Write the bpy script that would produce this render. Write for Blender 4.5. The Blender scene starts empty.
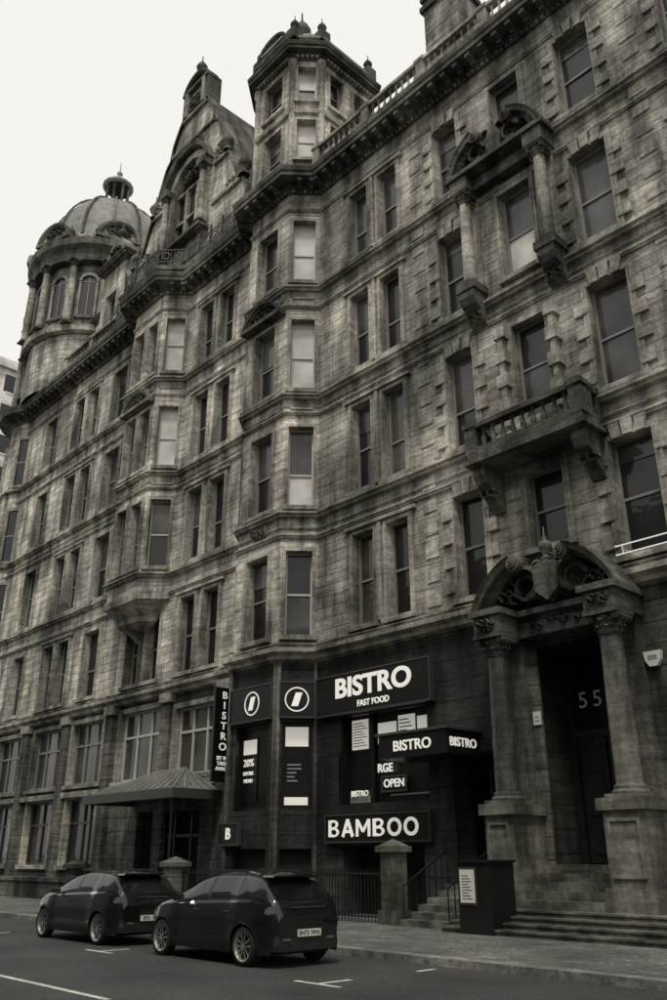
import bpy, math, random
from mathutils import Vector, Matrix
random.seed(7)
scene=bpy.context.scene
# ---------------------------------------------------------------- materials
def g(v,w=1.0): return (v*1.03,v*0.985,v*(0.985-0.085*w),1)
def newmat(name):
    m=bpy.data.materials.new(name); m.use_nodes=True
    nt=m.node_tree; b=nt.nodes['Principled BSDF']; return m,nt,b
def simple(name,v,rough=.6,metal=0,emit=0,noise=0,spec=.5,coat=0):
    m,nt,b=newmat(name); N=nt.nodes; L=nt.links
    b.inputs['Base Color'].default_value=g(v); b.inputs['Roughness'].default_value=rough
    b.inputs['Metallic'].default_value=metal; b.inputs['Specular IOR Level'].default_value=spec
    b.inputs['Coat Weight'].default_value=coat; b.inputs['Coat Roughness'].default_value=.03
    if emit: b.inputs['Emission Color'].default_value=g(1); b.inputs['Emission Strength'].default_value=emit
    if noise:
        tc=N.new('ShaderNodeTexCoord'); n=N.new('ShaderNodeTexNoise'); n.inputs['Scale'].default_value=noise; n.inputs['Detail'].default_value=6
        r=N.new('ShaderNodeValToRGB'); r.color_ramp.elements[0].position=.3; r.color_ramp.elements[1].position=.75
        r.color_ramp.elements[0].color=g(v*.6); r.color_ramp.elements[1].color=g(v*1.4)
        L.new(tc.outputs['Object'],n.inputs['Vector']); L.new(n.outputs['Fac'],r.inputs['Fac']); L.new(r.outputs['Color'],b.inputs['Base Color'])
        bm=N.new('ShaderNodeBump'); bm.inputs['Strength'].default_value=.3; bm.inputs['Distance'].default_value=.02
        L.new(n.outputs['Fac'],bm.inputs['Height']); L.new(bm.outputs['Normal'],b.inputs['Normal'])
    return m
def stone(name,base,brick=True,row=.4,width=1.05,dirt=1.0,bump=.6,soot=True):
    m,nt,b=newmat(name); N=nt.nodes; L=nt.links
    def math_(op,a,c=None):
        n=N.new('ShaderNodeMath'); n.operation=op
        for i,x in enumerate((a,c)):
            if x is None: continue
            if isinstance(x,(int,float)): n.inputs[i].default_value=x
            else: L.new(x,n.inputs[i])
        return n.outputs[0]
    tc=N.new('ShaderNodeTexCoord'); sp=N.new('ShaderNodeSeparateXYZ'); L.new(tc.outputs['Object'],sp.inputs[0])
    u=math_('ADD',sp.outputs[0],sp.outputs[1]); cb=N.new('ShaderNodeCombineXYZ'); L.new(u,cb.inputs[0]); L.new(sp.outputs[2],cb.inputs[1])
    mp=N.new('ShaderNodeMapping'); mp.inputs['Scale'].default_value=(1.0,1.0,.2); L.new(tc.outputs['Object'],mp.inputs[0])
    ns=N.new('ShaderNodeTexNoise'); ns.inputs['Scale'].default_value=1.3; ns.inputs['Detail'].default_value=8; ns.inputs['Roughness'].default_value=.62; L.new(mp.outputs[0],ns.inputs['Vector'])
    nl=N.new('ShaderNodeTexNoise'); nl.inputs['Scale'].default_value=.22; nl.inputs['Detail'].default_value=6; L.new(tc.outputs['Object'],nl.inputs['Vector'])
    mp2=N.new('ShaderNodeMapping'); mp2.inputs['Scale'].default_value=(.8,.8,5.0); L.new(tc.outputs['Object'],mp2.inputs[0])
    nb=N.new('ShaderNodeTexNoise'); nb.inputs['Scale'].default_value=1.0; nb.inputs['Detail'].default_value=9; nb.inputs['Roughness'].default_value=.72; L.new(mp2.outputs[0],nb.inputs['Vector'])
    nf=N.new('ShaderNodeTexNoise'); nf.inputs['Scale'].default_value=9; nf.inputs['Detail'].default_value=6; L.new(tc.outputs['Object'],nf.inputs['Vector'])
    def ramp(src,p0,p1,v0,v1):
        r=N.new('ShaderNodeMapRange'); L.new(src,r.inputs[0]); r.inputs[1].default_value=p0; r.inputs[2].default_value=p1; r.inputs[3].default_value=v0; r.inputs[4].default_value=v1
        return r.outputs[0]
    v=ramp(ns.outputs['Fac'],.38,.62,1-.68*dirt,1.2)
    v=math_('MULTIPLY',v,ramp(nl.outputs['Fac'],.38,.6,.5,1.25))
    v=math_('MULTIPLY',v,ramp(nb.outputs['Fac'],.32,.68,.5,1.5))
    v=math_('MULTIPLY',v,ramp(nf.outputs['Fac'],.3,.7,.75,1.25))
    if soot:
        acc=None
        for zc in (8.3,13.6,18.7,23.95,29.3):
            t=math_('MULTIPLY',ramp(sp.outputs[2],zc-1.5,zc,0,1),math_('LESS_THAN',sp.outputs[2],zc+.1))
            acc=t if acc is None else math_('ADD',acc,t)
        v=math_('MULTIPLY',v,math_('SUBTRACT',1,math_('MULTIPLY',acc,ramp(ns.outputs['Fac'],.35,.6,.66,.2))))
    hgt=math_('MULTIPLY',nf.outputs['Fac'],.3)
    hgt=math_('ADD',hgt,math_('MULTIPLY',nb.outputs['Fac'],.4))
    if brick:
        br=N.new('ShaderNodeTexBrick'); L.new(cb.outputs[0],br.inputs['Vector'])
        br.inputs['Scale'].default_value=1; br.inputs['Brick Width'].default_value=width; br.inputs['Row Height'].default_value=row
        br.inputs['Mortar Size'].default_value=.008; br.inputs['Mortar Smooth'].default_value=.4; br.inputs['Bias'].default_value=.1
        br.inputs['Color1'].default_value=(1.12,1.12,1.12,1); br.inputs['Color2'].default_value=(.8,.8,.8,1); br.inputs['Mortar'].default_value=(.7,.7,.7,1)
        v=math_('MULTIPLY',v,br.outputs['Color'])
        fr=math_('FRACT',math_('DIVIDE',sp.outputs[2],row)); j=math_('LESS_THAN',fr,.07)
        v=math_('MULTIPLY',v,math_('SUBTRACT',1,math_('MULTIPLY',j,.5)))
        hgt=math_('ADD',hgt,math_('MULTIPLY',br.outputs['Fac'],-.6)); hgt=math_('ADD',hgt,math_('MULTIPLY',j,-.8))
    v=math_('MULTIPLY',v,base)
    cm=N.new('ShaderNodeCombineColor')
    L.new(math_('MULTIPLY',v,1.04),cm.inputs[0]); L.new(math_('MULTIPLY',v,.98),cm.inputs[1]); L.new(math_('MULTIPLY',v,.84),cm.inputs[2])
    L.new(cm.outputs[0],b.inputs['Base Color']); b.inputs['Roughness'].default_value=.85; b.inputs['Specular IOR Level'].default_value=.25
    bp=N.new('ShaderNodeBump'); bp.inputs['Strength'].default_value=bump; bp.inputs['Distance'].default_value=.06
    L.new(hgt,bp.inputs['Height']); L.new(bp.outputs['Normal'],b.inputs['Normal'])
    return m
def glass(name,v,pale=False,rough=.03,spec=.3,bump=.35,coat=.6):
    m,nt,b=newmat(name); N=nt.nodes; L=nt.links
    b.inputs['Roughness'].default_value=.5 if pale else .4
    b.inputs['Coat Weight'].default_value=coat; b.inputs['Coat Roughness'].default_value=rough; b.inputs['Coat IOR'].default_value=1.5
    b.inputs['Specular IOR Level'].default_value=spec
    tc=N.new('ShaderNodeTexCoord'); n=N.new('ShaderNodeTexNoise'); n.inputs['Scale'].default_value=.7; n.inputs['Detail'].default_value=3
    L.new(tc.outputs['Object'],n.inputs['Vector']); r=N.new('ShaderNodeValToRGB'); r.color_ramp.elements[0].position=.35; r.color_ramp.elements[1].position=.7
    r.color_ramp.elements[0].color=g(v*(.6 if pale else .3)); r.color_ramp.elements[1].color=g(v*(1.15 if pale else 2.0))
    L.new(n.outputs['Fac'],r.inputs['Fac']); L.new(r.outputs['Color'],b.inputs['Base Color'])
    if bump:
        bp=N.new('ShaderNodeBump'); bp.inputs['Strength'].default_value=bump; bp.inputs['Distance'].default_value=.05
        L.new(n.outputs['Fac'],bp.inputs['Height']); L.new(bp.outputs['Normal'],b.inputs['Coat Normal'])
    return m
M={}
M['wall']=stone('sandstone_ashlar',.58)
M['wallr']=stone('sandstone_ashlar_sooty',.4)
M['trim']=stone('sandstone_dressed',.37,brick=False,bump=.5,soot=False)
M['trimd']=stone('sandstone_carved_sooty',.14,brick=False,bump=.8,soot=False)
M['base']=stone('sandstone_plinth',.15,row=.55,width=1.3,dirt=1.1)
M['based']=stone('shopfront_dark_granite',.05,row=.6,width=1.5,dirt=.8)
M['column']=stone('granite_column',.16,brick=False,bump=.12,soot=False)
M['column'].node_tree.nodes['Principled BSDF'].inputs['Roughness'].default_value=.35
M['steps']=stone('step_stone',.14,brick=False,soot=False)
M['lead']=simple('lead_roof',.2,.6,noise=2)
M['slate']=stone('slate_roof',.11,row=.25,width=.35,soot=False)
M['fd']=simple('sash_frame_dark',.05,.5)
M['fg']=simple('sash_frame_grey',.22,.5)
M['fw']=simple('sash_frame_white',.5,.5)
M['gd']=glass('window_glass_dark',.005)
M['gm']=glass('window_grey_blind_and_painted_sky',.05)  # grey for drawn blinds, and sky reflection painted into upper panes
M['gl']=glass('window_pale_blind_and_painted_sky',.65,True)  # blinds, and bright sky reflection painted into the canted bay panes
M['iron']=simple('black_iron',.012,.45)
M['black']=simple('black_paint',.01,.35)
M['sign']=simple('sign_black_panel',.008,.35)
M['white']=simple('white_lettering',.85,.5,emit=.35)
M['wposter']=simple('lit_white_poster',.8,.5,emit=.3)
M['wplain']=simple('white_plain',.7,.5)
M['grey']=simple('poster_grey',.3,.5)
M['wood']=simple('dark_door_wood',.02,.4,noise=4)
M['bin']=simple('interior_dark',.006,.8)
M['cglass']=simple('canopy_glazing',.14,.2,noise=3)
MI=list(M.keys())
# ---------------------------------------------------------------- mesh builder
class MB:
    def __init__(s,name): s.name=name; s.v=[]; s.f=[]; s.m=[]; s.sm=[]
    def face(s,pts,mat,smooth=False):
        i=len(s.v); s.v+= [tuple(p) for p in pts]; s.f.append(tuple(range(i,i+len(pts)))); s.m.append(MI.index(mat)); s.sm.append(smooth)
    def grid(s,rows,mat,smooth=True,closed=False):
        i=len(s.v); n=len(rows[0])
        for r in rows: s.v+=[tuple(p) for p in r]
        for a in range(len(rows)-1):
            for b in range(n if closed else n-1):
                c=(b+1)%n
                s.f.append((i+a*n+b,i+a*n+c,i+(a+1)*n+c,i+(a+1)*n+b)); s.m.append(MI.index(mat)); s.sm.append(smooth)
    def box(s,F,u0,u1,n0,n1,z0,z1,mat):
        P=[F(u,n,z) for z in (z0,z1) for n in (n0,n1) for u in (u0,u1)]
        i=len(s.v); s.v+=P
        for q in ((0,1,3,2),(4,6,7,5),(0,4,5,1),(2,3,7,6),(0,2,6,4),(1,5,7,3)):
            s.f.append(tuple(i+k for k in q)); s.m.append(MI.index(mat)); s.sm.append(False)
    def prism(s,F,poly,n0,n1,mat):
        a=[F(u,n0,z) for u,z in poly]; b=[F(u,n1,z) for u,z in poly]
        s.face(a,mat); s.face(b,mat)
        for k in range(len(poly)):
            l=(k+1)%len(poly); s.face([a[k],a[l],b[l],b[k]],mat)
    def lathe(s,c,prof,seg,mat,smooth=True,rot=0,sx=1,sy=1):
        rows=[[(c[0]+r*sx*math.cos(rot+2*math.pi*k/seg),c[1]+r*sy*math.sin(rot+2*math.pi*k/seg),c[2]+z) for k in range(seg)] for r,z in prof]
        s.grid(rows,mat,smooth,True)
    def sweep(s,path,prof,mat,closed=False):
        P=[Vector(p) for p in path]; nn=[]
        for a,b in zip(P[:-1],P[1:]):
            d=(b-a).normalized(); nn.append(Vector((d.y,-d.x)))
        off=[]
        for i in range(len(P)):
            if i==0: o=nn[0]
            elif i==len(P)-1: o=nn[-1]
            else: o=(nn[i-1]+nn[i])/(1+nn[i-1].dot(nn[i]))
            off.append(o)
        rows=[[(p.x+o.x*n,p.y+o.y*n,z) for p,o in zip(P,off)] for n,z in prof]
        s.grid(rows,mat,False)
        for i in (0,len(P)-1):
            s.face([(P[i].x+off[i].x*n,P[i].y+off[i].y*n,z) for n,z in prof],mat)
    def arc(s,F,uc,zc,a0,a1,prof,mat,seg=16,ru=1,rz=1):
        rows=[]
        for k in range(seg+1):
            a=math.radians(a0+(a1-a0)*k/seg)
            rows.append([F(uc+r*ru*math.cos(a),n,zc+r*rz*math.sin(a)) for r,n in prof])
        s.grid(rows,mat,False,True); s.face(rows[0],mat); s.face(rows[-1],mat)
    def obj(s,parent=None):
        me=bpy.data.meshes.new(s.name); me.from_pydata(s.v,[],s.f)
        used=sorted(set(s.m)); mp={k:i for i,k in enumerate(used)}
        for k in used: me.materials.append(M[MI[k]])
        me.polygons.foreach_set('material_index',[mp[k] for k in s.m]); me.polygons.foreach_set('use_smooth',s.sm)
        me.update(); o=bpy.data.objects.new(s.name,me); scene.collection.objects.link(o)
        if parent: o.parent=parent
        return o
def FR(p0,p1):
    a=Vector(p0); d=(Vector(p1)-a); L=d.length; d=d/L; n=Vector((d.y,-d.x))
    def f(u,nn,z): return (a.x+d.x*u+n.x*nn, a.y+d.y*u+n.y*nn, z)
    f.L=L; f.ang=math.atan2(d.y,d.x); return f
X0=FR((0,0),(1,0))
def empty(name,loc=(0,0,0)):
    e=bpy.data.objects.new(name,None); e.location=loc; scene.collection.objects.link(e); return e
def text(body,loc,size,ang,parent,mat='white',name='lettering',ext=.012,off=.0,align='CENTER',sx=1):
    c=bpy.data.curves.new(name,'FONT'); c.body=body; c.size=size; c.extrude=ext; c.offset=off; c.align_x=align; c.align_y='CENTER'
    o=bpy.data.objects.new(name,c); o.location=loc; o.rotation_euler=(math.pi/2,0,ang); o.scale=(sx,1,1); scene.collection.objects.link(o)
    c.materials.append(M[mat]); o.parent=parent; return o
# ---------------------------------------------------------------- wall & window helpers
def wall(mb,F,u0,u1,z0,z1,ops,mat):
    us=sorted({u0,u1,*[o[0] for o in ops],*[o[1] for o in ops]}); zs=sorted({z0,z1,*[o[2] for o in ops],*[o[3] for o in ops]})
    us=[u for u in us if u0<=u<=u1]; zs=[z for z in zs if z0<=z<=z1]
    for z_a,z_b in zip(zs[:-1],zs[1:]):
        st=None
        for u_a,u_b in list(zip(us[:-1],us[1:]))+[(None,None)]:
            solid=False
            if u_a is not None:
                cu=(u_a+u_b)/2; cz=(z_a+z_b)/2
                solid=not any(o[0]<cu<o[1] and o[2]<cz<o[3] for o in ops)
            if solid and st is None: st=u_a
            if not solid and st is not None:
                e=prev; mb.face([F(st,0,z_a),F(e,0,z_a),F(e,0,z_b),F(st,0,z_b)],mat); st=None
            prev=u_b
def reveal(mb,F,u0,u1,z0,z1,d,mat):
    mb.face([F(u0,0,z0),F(u1,0,z0),F(u1,-d,z0),F(u0,-d,z0)],mat); mb.face([F(u0,0,z1),F(u1,0,z1),F(u1,-d,z1),F(u0,-d,z1)],mat)
    mb.face([F(u0,0,z0),F(u0,0,z1),F(u0,-d,z1),F(u0,-d,z0)],mat); mb.face([F(u1,0,z0),F(u1,0,z1),F(u1,-d,z1),F(u1,-d,z0)],mat)
def sash(mb,F,u0,u1,z0,z1,d=.38,gu='gd',gw='gd',fr='fd',w=.065):
    reveal(mb,F,u0,u1,z0,z1,d+.02,'trim')
    a=-d; zm=z0+(z1-z0)*random.choice((.5,.5,.5,.42,.56))
    mb.box(F,u0+.001,u0+w,a,a+.1,z0+.001,z1-.001,fr); mb.box(F,u1-w,u1-.001,a,a+.1,z0+.001,z1-.001,fr)
    mb.box(F,u0+w,u1-w,a,a+.1,z1-w,z1-.001,fr); mb.box(F,u0+w,u1-w,a,a+.1,z0+.001,z0+w*1.3,fr)
    mb.box(F,u0+w,u1-w,a+.005,a+.075,zm-.04,zm+.04,fr)
    # each pane hangs at its own slight tilt, so reflections differ from sash to sash
    def pane(a0,za,zb,m):
        t1,t2=random.uniform(-.012,.012),random.uniform(-.012,.012)
        mb.face([F(u0,a0+t1,za),F(u1,a0-t1,za),F(u1,a0-t1+t2,zb),F(u0,a0+t1+t2,zb)],m)
    pane(a+.045,zm,z1,gu); pane(a+.016,z0,zm,gw)
    q=random.random()
    if gu=='gd' and q<.35:
        zb=z1-(z1-zm)*random.uniform(.3,.95); mb.face([F(u0+w,a+.072,zb),F(u1-w,a+.072,zb),F(u1-w,a+.072,z1-w),F(u0+w,a+.072,z1-w)],'gm')
def surround(mb,F,u0,u1,z0,z1,w=.2,p=.07,mat='trim',hood=False,blocks=False,sill=True):
    mb.box(F,u0-w,u0-.001,-.05,p,z0,z1+w,mat); mb.box(F,u1+.001,u1+w,-.05,p,z0,z1+w,mat)
    mb.box(F,u0,u1,-.05,p-.003,z1+.001,z1+w-.003,mat)
    mb.box(F,u0-w*.35,u0-.002,-.04,p+.03,z0,z1+w*.35,mat); mb.box(F,u1+.002,u1+w*.35,-.04,p+.03,z0,z1+w*.35,mat)
    if sill: mb.box(F,u0-w-.05,u1+w+.05,-.1,p+.12,z0-.17,z0-.002,mat)
    if blocks:
        z=z0+.25
        while z<z1-.2:
            for a,b in ((u0-w-.28,u0-.006),(u1+.006,u1+w+.28)): mb.box(F,a,b,-.045,p+.042,z,z+.4,mat)
            z+=.8
        um=(u0+u1)/2
        for k in (-1,0,1): mb.prism(F,[(um+k*.34-.14,z1+.006),(um+k*.34+.14,z1+.006),(um+k*.42+.17,z1+.5),(um+k*.42-.17,z1+.5)],-.04,p+.055+(.04 if k==0 else 0),mat)
def balusters(mb,p0,p1,z0,z1,r=.09,sp=.33,mat='trim'):
    a=Vector(p0); b=Vector(p1); L=(b-a).length; n=max(1,int(L/sp)); h=z1-z0
    prof=[(r*.9,0),(r*.9,.08*h),(r*.5,.12*h),(r*1.05,.32*h),(r*.95,.42*h),(r*.45,.68*h),(r*.42,.8*h),(r*.8,.88*h),(r*.85,h)]
    for i in range(n):
        p=a+(b-a)*((i+.5)/n); mb.lathe((p.x,p.y,z0),prof,7,mat)
def balustrade(mb,p0,p1,z0,z1,pier=3.0,mat='trim',w=.14):
    F=FR(p0,p1); L=F.L; n=max(1,round(L/pier))
    mb.box(F,0,L,-w,w,z0,z0+.16,mat); mb.box(F,-.02,L+.02,-w-.04,w+.04,z1-.16,z1,mat)
    for i in range(n+1):
        u=L*i/n; mb.box(F,u-.2,u+.2,-w-.02,w+.02,z0-.002,z1-.158,mat); mb.box(F,u-.25,u+.25,-w-.07,w+.07,z1-.1,z1+.06,mat)
        if i<n:
            a=F(u+.22,0,0); b=F(L*(i+1)/n-.22,0,0); balusters(mb,a[:2],b[:2],z0+.16,z1-.16,mat=mat)
def column(mb,c,z0,z1,r,mat='column',cap='trimd',ionic=True):
    h=z1-z0
    mb.box(X0,c[0]-r*1.4,c[0]+r*1.4,-c[1]-r*1.4,-c[1]+r*1.4,z0,z0+r*.3,cap)
    mb.lathe((c[0],c[1],z0+r*.3),[(r*1.3,0),(r*1.38,.12*r),(r*1.28,.28*r),(r*1.08,.34*r),(r*1.2,.48*r),(r*1.1,.62*r),(r,.7*r)],18,cap)
    cap_h=2.0*r
    zt=h-r-cap_h
    mb.lathe((c[0],c[1],z0+r),[(r,0),(r*1.0,zt*.3),(r*.95,zt*.65),(r*.86,zt)],20,mat)
    zc=z0+r+zt
    mb.lathe((c[0],c[1],zc),[(r*.84,0),(r*1.0,.08*r),(r*.86,.16*r),(r*.9,.6*r),(r*1.1,1.2*r),(r*1.3,1.5*r)],18,cap)
    for ring in range(2):
        for k in range(10):
            a=2*math.pi*(k+.5*ring)/10; rr=r*(1.0+.12*ring); zz=zc+r*(.2+.5*ring)
            mb.grid([[(c[0]+(rr+o)*math.cos(a+da),c[1]+(rr+o)*math.sin(a+da),zz+h_*r) for da in (-.22*wd,0,.22*wd)] for o,h_,wd in ((0,0,1),(.06*r,.3,1.1),(.3*r,.55,.7),(.34*r,.45,.3))],cap,False)
    if ionic:
        for sx in (-1,1):
            for a in range(2):
                rr=r*(.34-.13*a); rows=[]
                for yy in (-r*1.15-.03*a,r*1.15+.03*a):
                    rows.append([(c[0]+sx*r*1.12+rr*math.cos(t*math.pi/6),c[1]+yy,zc+1.45*r+rr*math.sin(t*math.pi/6)) for t in range(12)])
                mb.grid(rows,cap,True,True); mb.face(rows[0],cap); mb.face(rows[1],cap)
    mb.box(X0,c[0]-r*1.45,c[0]+r*1.45,-c[1]-r*1.45,-c[1]+r*1.45,zc+1.65*r,z1,cap)
def blob(mb,c,r,mat,sx=1,sy=1,sz=1,seg=7):
    rows=[]
    for i in range(6):
        t=math.pi*i/5; rr=math.sin(t)*r*(random.uniform(.82,1.15)); 
        rows.append([(c[0]+sx*rr*math.cos(2*math.pi*k/seg),c[1]+sy*rr*math.sin(2*math.pi*k/seg),c[2]-sz*r*math.cos(t)) for k in range(seg)])
    mb.grid(rows,mat,True,True)
def carve(mb,F,u,z,w,h,n=.08,k=20,mat='trimd',r=.1):
    for i in range(k):
        a=random.random()*6.28; q=random.random()**.6
        uu=u+w/2*q*math.cos(a); zz=z+h/2*q*math.sin(a); nn=n*(1-.5*q)
        blob(mb,F(uu,nn,zz),r*random.uniform(.35,.8),mat)
        R=r*random.uniform(.8,1.8); a0=random.uniform(0,360); t=r*.45
        mb.arc(F,uu,zz,a0,a0+random.uniform(90,240),[(R,nn-.1),(R,nn+.03),(R-t*.5,nn+.1),(R-t,nn+.02),(R-t,nn-.1)],mat,7)
    for sx in (-1,1):
        for rr,du,dz in ((.26*h,.3*w,-.1*h),(.18*h,.14*w,.2*h),(.14*h,.42*w,.1*h)):
            mb.arc(F,u+sx*du,z+dz,0,290,[(rr,n*.6),(rr,n+.08),(rr*.72,n+.1),(rr*.72,n*.6)],mat,12)
def cprof(z,s=1,p=.9):
    return [(0,z),(.08*s,z),(.10*s,z+.12*s),(.22*s,z+.2*s),(.25*s,z+.3*s),(p-.12,z+.38*s),(p-.10,z+.36*s),(p-.1,z+.56*s),(p-.04,z+.6*s),(p,z+.78*s),(p,z+.84*s),(0,z+.92*s)]
def modill(mb,F,u0,u1,z,depth=.6,sp=.62,mat='trimd'):
    n=int((u1-u0)/sp)
    for i in range(n+1):
        u=u0+(u1-u0)*(i+.5)/(n+1); mb.box(F,u-.11,u+.11,.2,depth,z-.2,z+.02,mat); mb.box(F,u-.09,u+.09,.2,depth*.6,z-.32,z-.2,mat)
def dent(mb,F,u0,u1,z,mat='trim',sp=.22,d=.2,h=.14):
    n=int((u1-u0)/sp)
    for i in range(n):
        u=u0+(u1-u0)*(i+.5)/n; mb.box(F,u-.06,u+.06,.02,d,z,z+h,mat)
def panelrel(mb,F,u0,u1,z0,z1,mat='trim'):
    mb.box(F,u0,u1,0,.05,z0,z0+.07,mat); mb.box(F,u0,u1,0,.05,z1-.07,z1,mat); mb.box(F,u0,u0+.07,0,.049,z0+.07,z1-.07,mat); mb.box(F,u1-.07,u1,0,.049,z0+.07,z1-.07,mat)
# ================================================================ BUILDING
B=empty('victorian_building')
walls=MB('walls'); win=MB('windows'); trm=MB('cornices_and_trim'); orn=MB('carved_ornament')
ROW={'D':(9.0,12.35),'C':(14.0,17.55),'B':(19.1,22.6),'A':(24.4,27.8)}
ORI=[(-37.15,0),(-36.2,-1.1),(-33.35,-1.1),(-32.4,0)]
BAY=[(-26.8,0),(-25.85,-1.05),(-23.2,-1.05),(-22.3,0)]
ZC=29.2; XL=-53.8
def pick(): 
    r=random.random()
    return ('gm','gd') if r<.3 else (('gm','gm') if r<.4 else ('gd','gd'))
ops=[]
def addwin(lst,F,u0,u1,z0,z1,gu,gw,fr='fg',**k):
    lst.append((u0,u1,z0,z1)); sash(win,F,u0,u1,z0,z1,gu=gu,gw=gw,fr=fr)
    surround(trm,F,u0,u1,z0,z1,w=k.get('w',.2),blocks=k.get('blocks',False))
for r,(z0,z1) in ROW.items():
    for u0,u1 in ((-20.4,-19.35),(-18.75,-17.7)):
        gu,gw=pick(); addwin(ops,X0,u0,u1,z0,z1,gu,gw,w=.16)
    trm.box(X0,-20.75,-17.35,-.05,.16,z1+.17,z1+.3,'trim')
    trm.box(X0,-19.13,-18.97,.0,.13,z0,z1+.15,'trim')
    gu,gw=pick(); addwin(ops,X0,-15.75,-14.6,z0,z1,gu,gw,blocks=True)
    gu,gw=('gm','gm') if r in 'CB' else ('gd','gd'); addwin(ops,X0,-10.25,-8.95,z0,z1,gu,gw,blocks=True)
    gu,gw=pick(); addwin(ops,X0,-6.6,-5.3,z0,z1,gu,gw,blocks=True)
    gu,gw=pick(); addwin(ops,X0,-3.2,-1.9,z0,z1,gu,gw,blocks=True)
addwin(ops,X0,-13.0,-11.75,9.9,12.3,'gd','gd'); addwin(ops,X0,-13.0,-11.75,14.0,17.5,'gd','gm')
addwin(ops,X0,-13.05,-11.75,19.4,22.9,'gm','gl',w=.14); addwin(ops,X0,-13.0,-11.75,25.3,27.9,'gd','gm')
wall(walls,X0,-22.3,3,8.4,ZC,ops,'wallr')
lo=[(-21.2,-17.3,3.3,6.05),(-21.0,-17.6,.1,2.05),(-16.4,-14.95,1.0,4.5),(-13.35,-11.05,1.55,7.1),(-8.4,-6.2,3.4,7.2),(-4.6,-2.2,3.4,7.2)]
wall(walls,X0,-22.3,-14.6,0,8.0,[o for o in lo if o[1]<-14.7],'based'); wall(walls,X0,-22.3,-14.6,8.0,8.4,[],'base')
wall(walls,X0,-14.6,3,0,8.4,[o for o in lo if o[1]>-14.7],'base')
for a,b in ((-8.4,-6.2),(-4.6,-2.2)): sash(win,X0,a,b,3.4,7.2); surround(trm,X0,a,b,3.4,7.2,w=.3,mat='trimd')
# ---- left section
opl=[]; oplL=[]
for r,(z0,z1) in ROW.items():
    tgt=opl if r!='D' else oplL
    for u0,u1 in ((-31.35,-30.2),(-29.6,-28.45)):
        gu,gw=pick(); addwin(tgt,X0,u0,u1,z0,z1,gu,gw,w=.17)
    trm.box(X0,-31.7,-28.1,-.05,.16,z1+.18,z1+.3,'trim')
    for u0,u1 in ((-40.1,-38.55),(-44.8,-43.55),(-43.05,-41.8),(-48.6,-47.2)):
        gu,gw=pick(); addwin(tgt,X0,u0,u1,z0,z1,gu,gw,w=.18)
    trm.box(X0,-45.1,-41.5,-.05,.15,z1+.19,z1+.31,'trim')
for u0,u1 in ((-35.7,-34.6),(-34.0,-32.9)): addwin(oplL,X0,u0,u1,9.0,12.0,'gd','gd',w=.17)
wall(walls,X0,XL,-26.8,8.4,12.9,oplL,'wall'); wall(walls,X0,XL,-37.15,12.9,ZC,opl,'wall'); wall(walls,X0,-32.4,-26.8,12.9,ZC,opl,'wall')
lo=[]
def casement(F,u0,u1,z0,z1,fr='fw',n=3,gl='gd'):
    lo.append((u0,u1,z0,z1)); reveal(win,F,u0,u1,z0,z1,.32,'trim'); a=-.3
    win.face([F(u0,a+.02,z0),F(u1,a+.02,z0),F(u1,a+.02,z1),F(u0,a+.02,z1)],gl)
    win.box(F,u0+.001,u1-.001,a,a+.09,z1-.09,z1-.001,fr); win.box(F,u0+.001,u1-.001,a,a+.09,z0+.001,z0+.1,fr)
    zt=z0+(z1-z0)*.64; win.box(F,u0+.09,u1-.09,a,a+.085,zt-.05,zt+.05,fr)
    for i in range(n+1):
        u=u0+(u1-u0)*i/n; u=min(max(u,u0+.046),u1-.046); win.box(F,u-.045,u+.045,a+.001,a+.092,z0+.1,z1-.09,fr)
    surround(trm,F,u0,u1,z0,z1,w=.22,mat='trim')
casement(X0,-31.1,-28.1,4.8,7.5,gl='gm'); casement(X0,-35.6,-32.2,4.8,7.75,'fw',gl='gm')
for a,b in ((-40.2,-37.1),(-44.4,-41.3),(-49,-46)):
    casement(X0,a,b,4.9,7.75,'fg',gl='gm' if a>-45 else 'gd'); casement(X0,a+.2,b-.2,1.4,4.25,'fd',2)
lo.append((-33.6,-29.0,.1,3.5))
wall(walls,X0,XL,-26.8,0,8.4,lo,'base')
reveal(walls,X0,-33.6,-29,.1,3.5,1.2,'base'); walls.face([X0(-33.6,-1.2,0),X0(-29,-1.2,0),X0(-29,-1.2,3.5),X0(-33.6,-1.2,3.5)],'bin')
for u in (-33,-31.9,-30.7,-29.6): win.box(X0,u-.06,u+.06,-.9,-.8,.1,3.5,'fd')
win.box(X0,-33.55,-29.05,-.92,-.82,2.5,2.62,'fd')
for u in (-49.6,-45.3,-40.75,-36.4,-31.65,-27.5):
    trm.box(X0,u-.32,u+.32,0,.22,.1,8.2,'base'); trm.box(X0,u-.4,u+.4,0,.3,.1,.9,'base'); trm.box(X0,u-.42,u+.42,0,.32,7.8,8.2,'trim')
trm.box(X0,XL,-26.8,0,.2,4.35,4.6,'trim')
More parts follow.
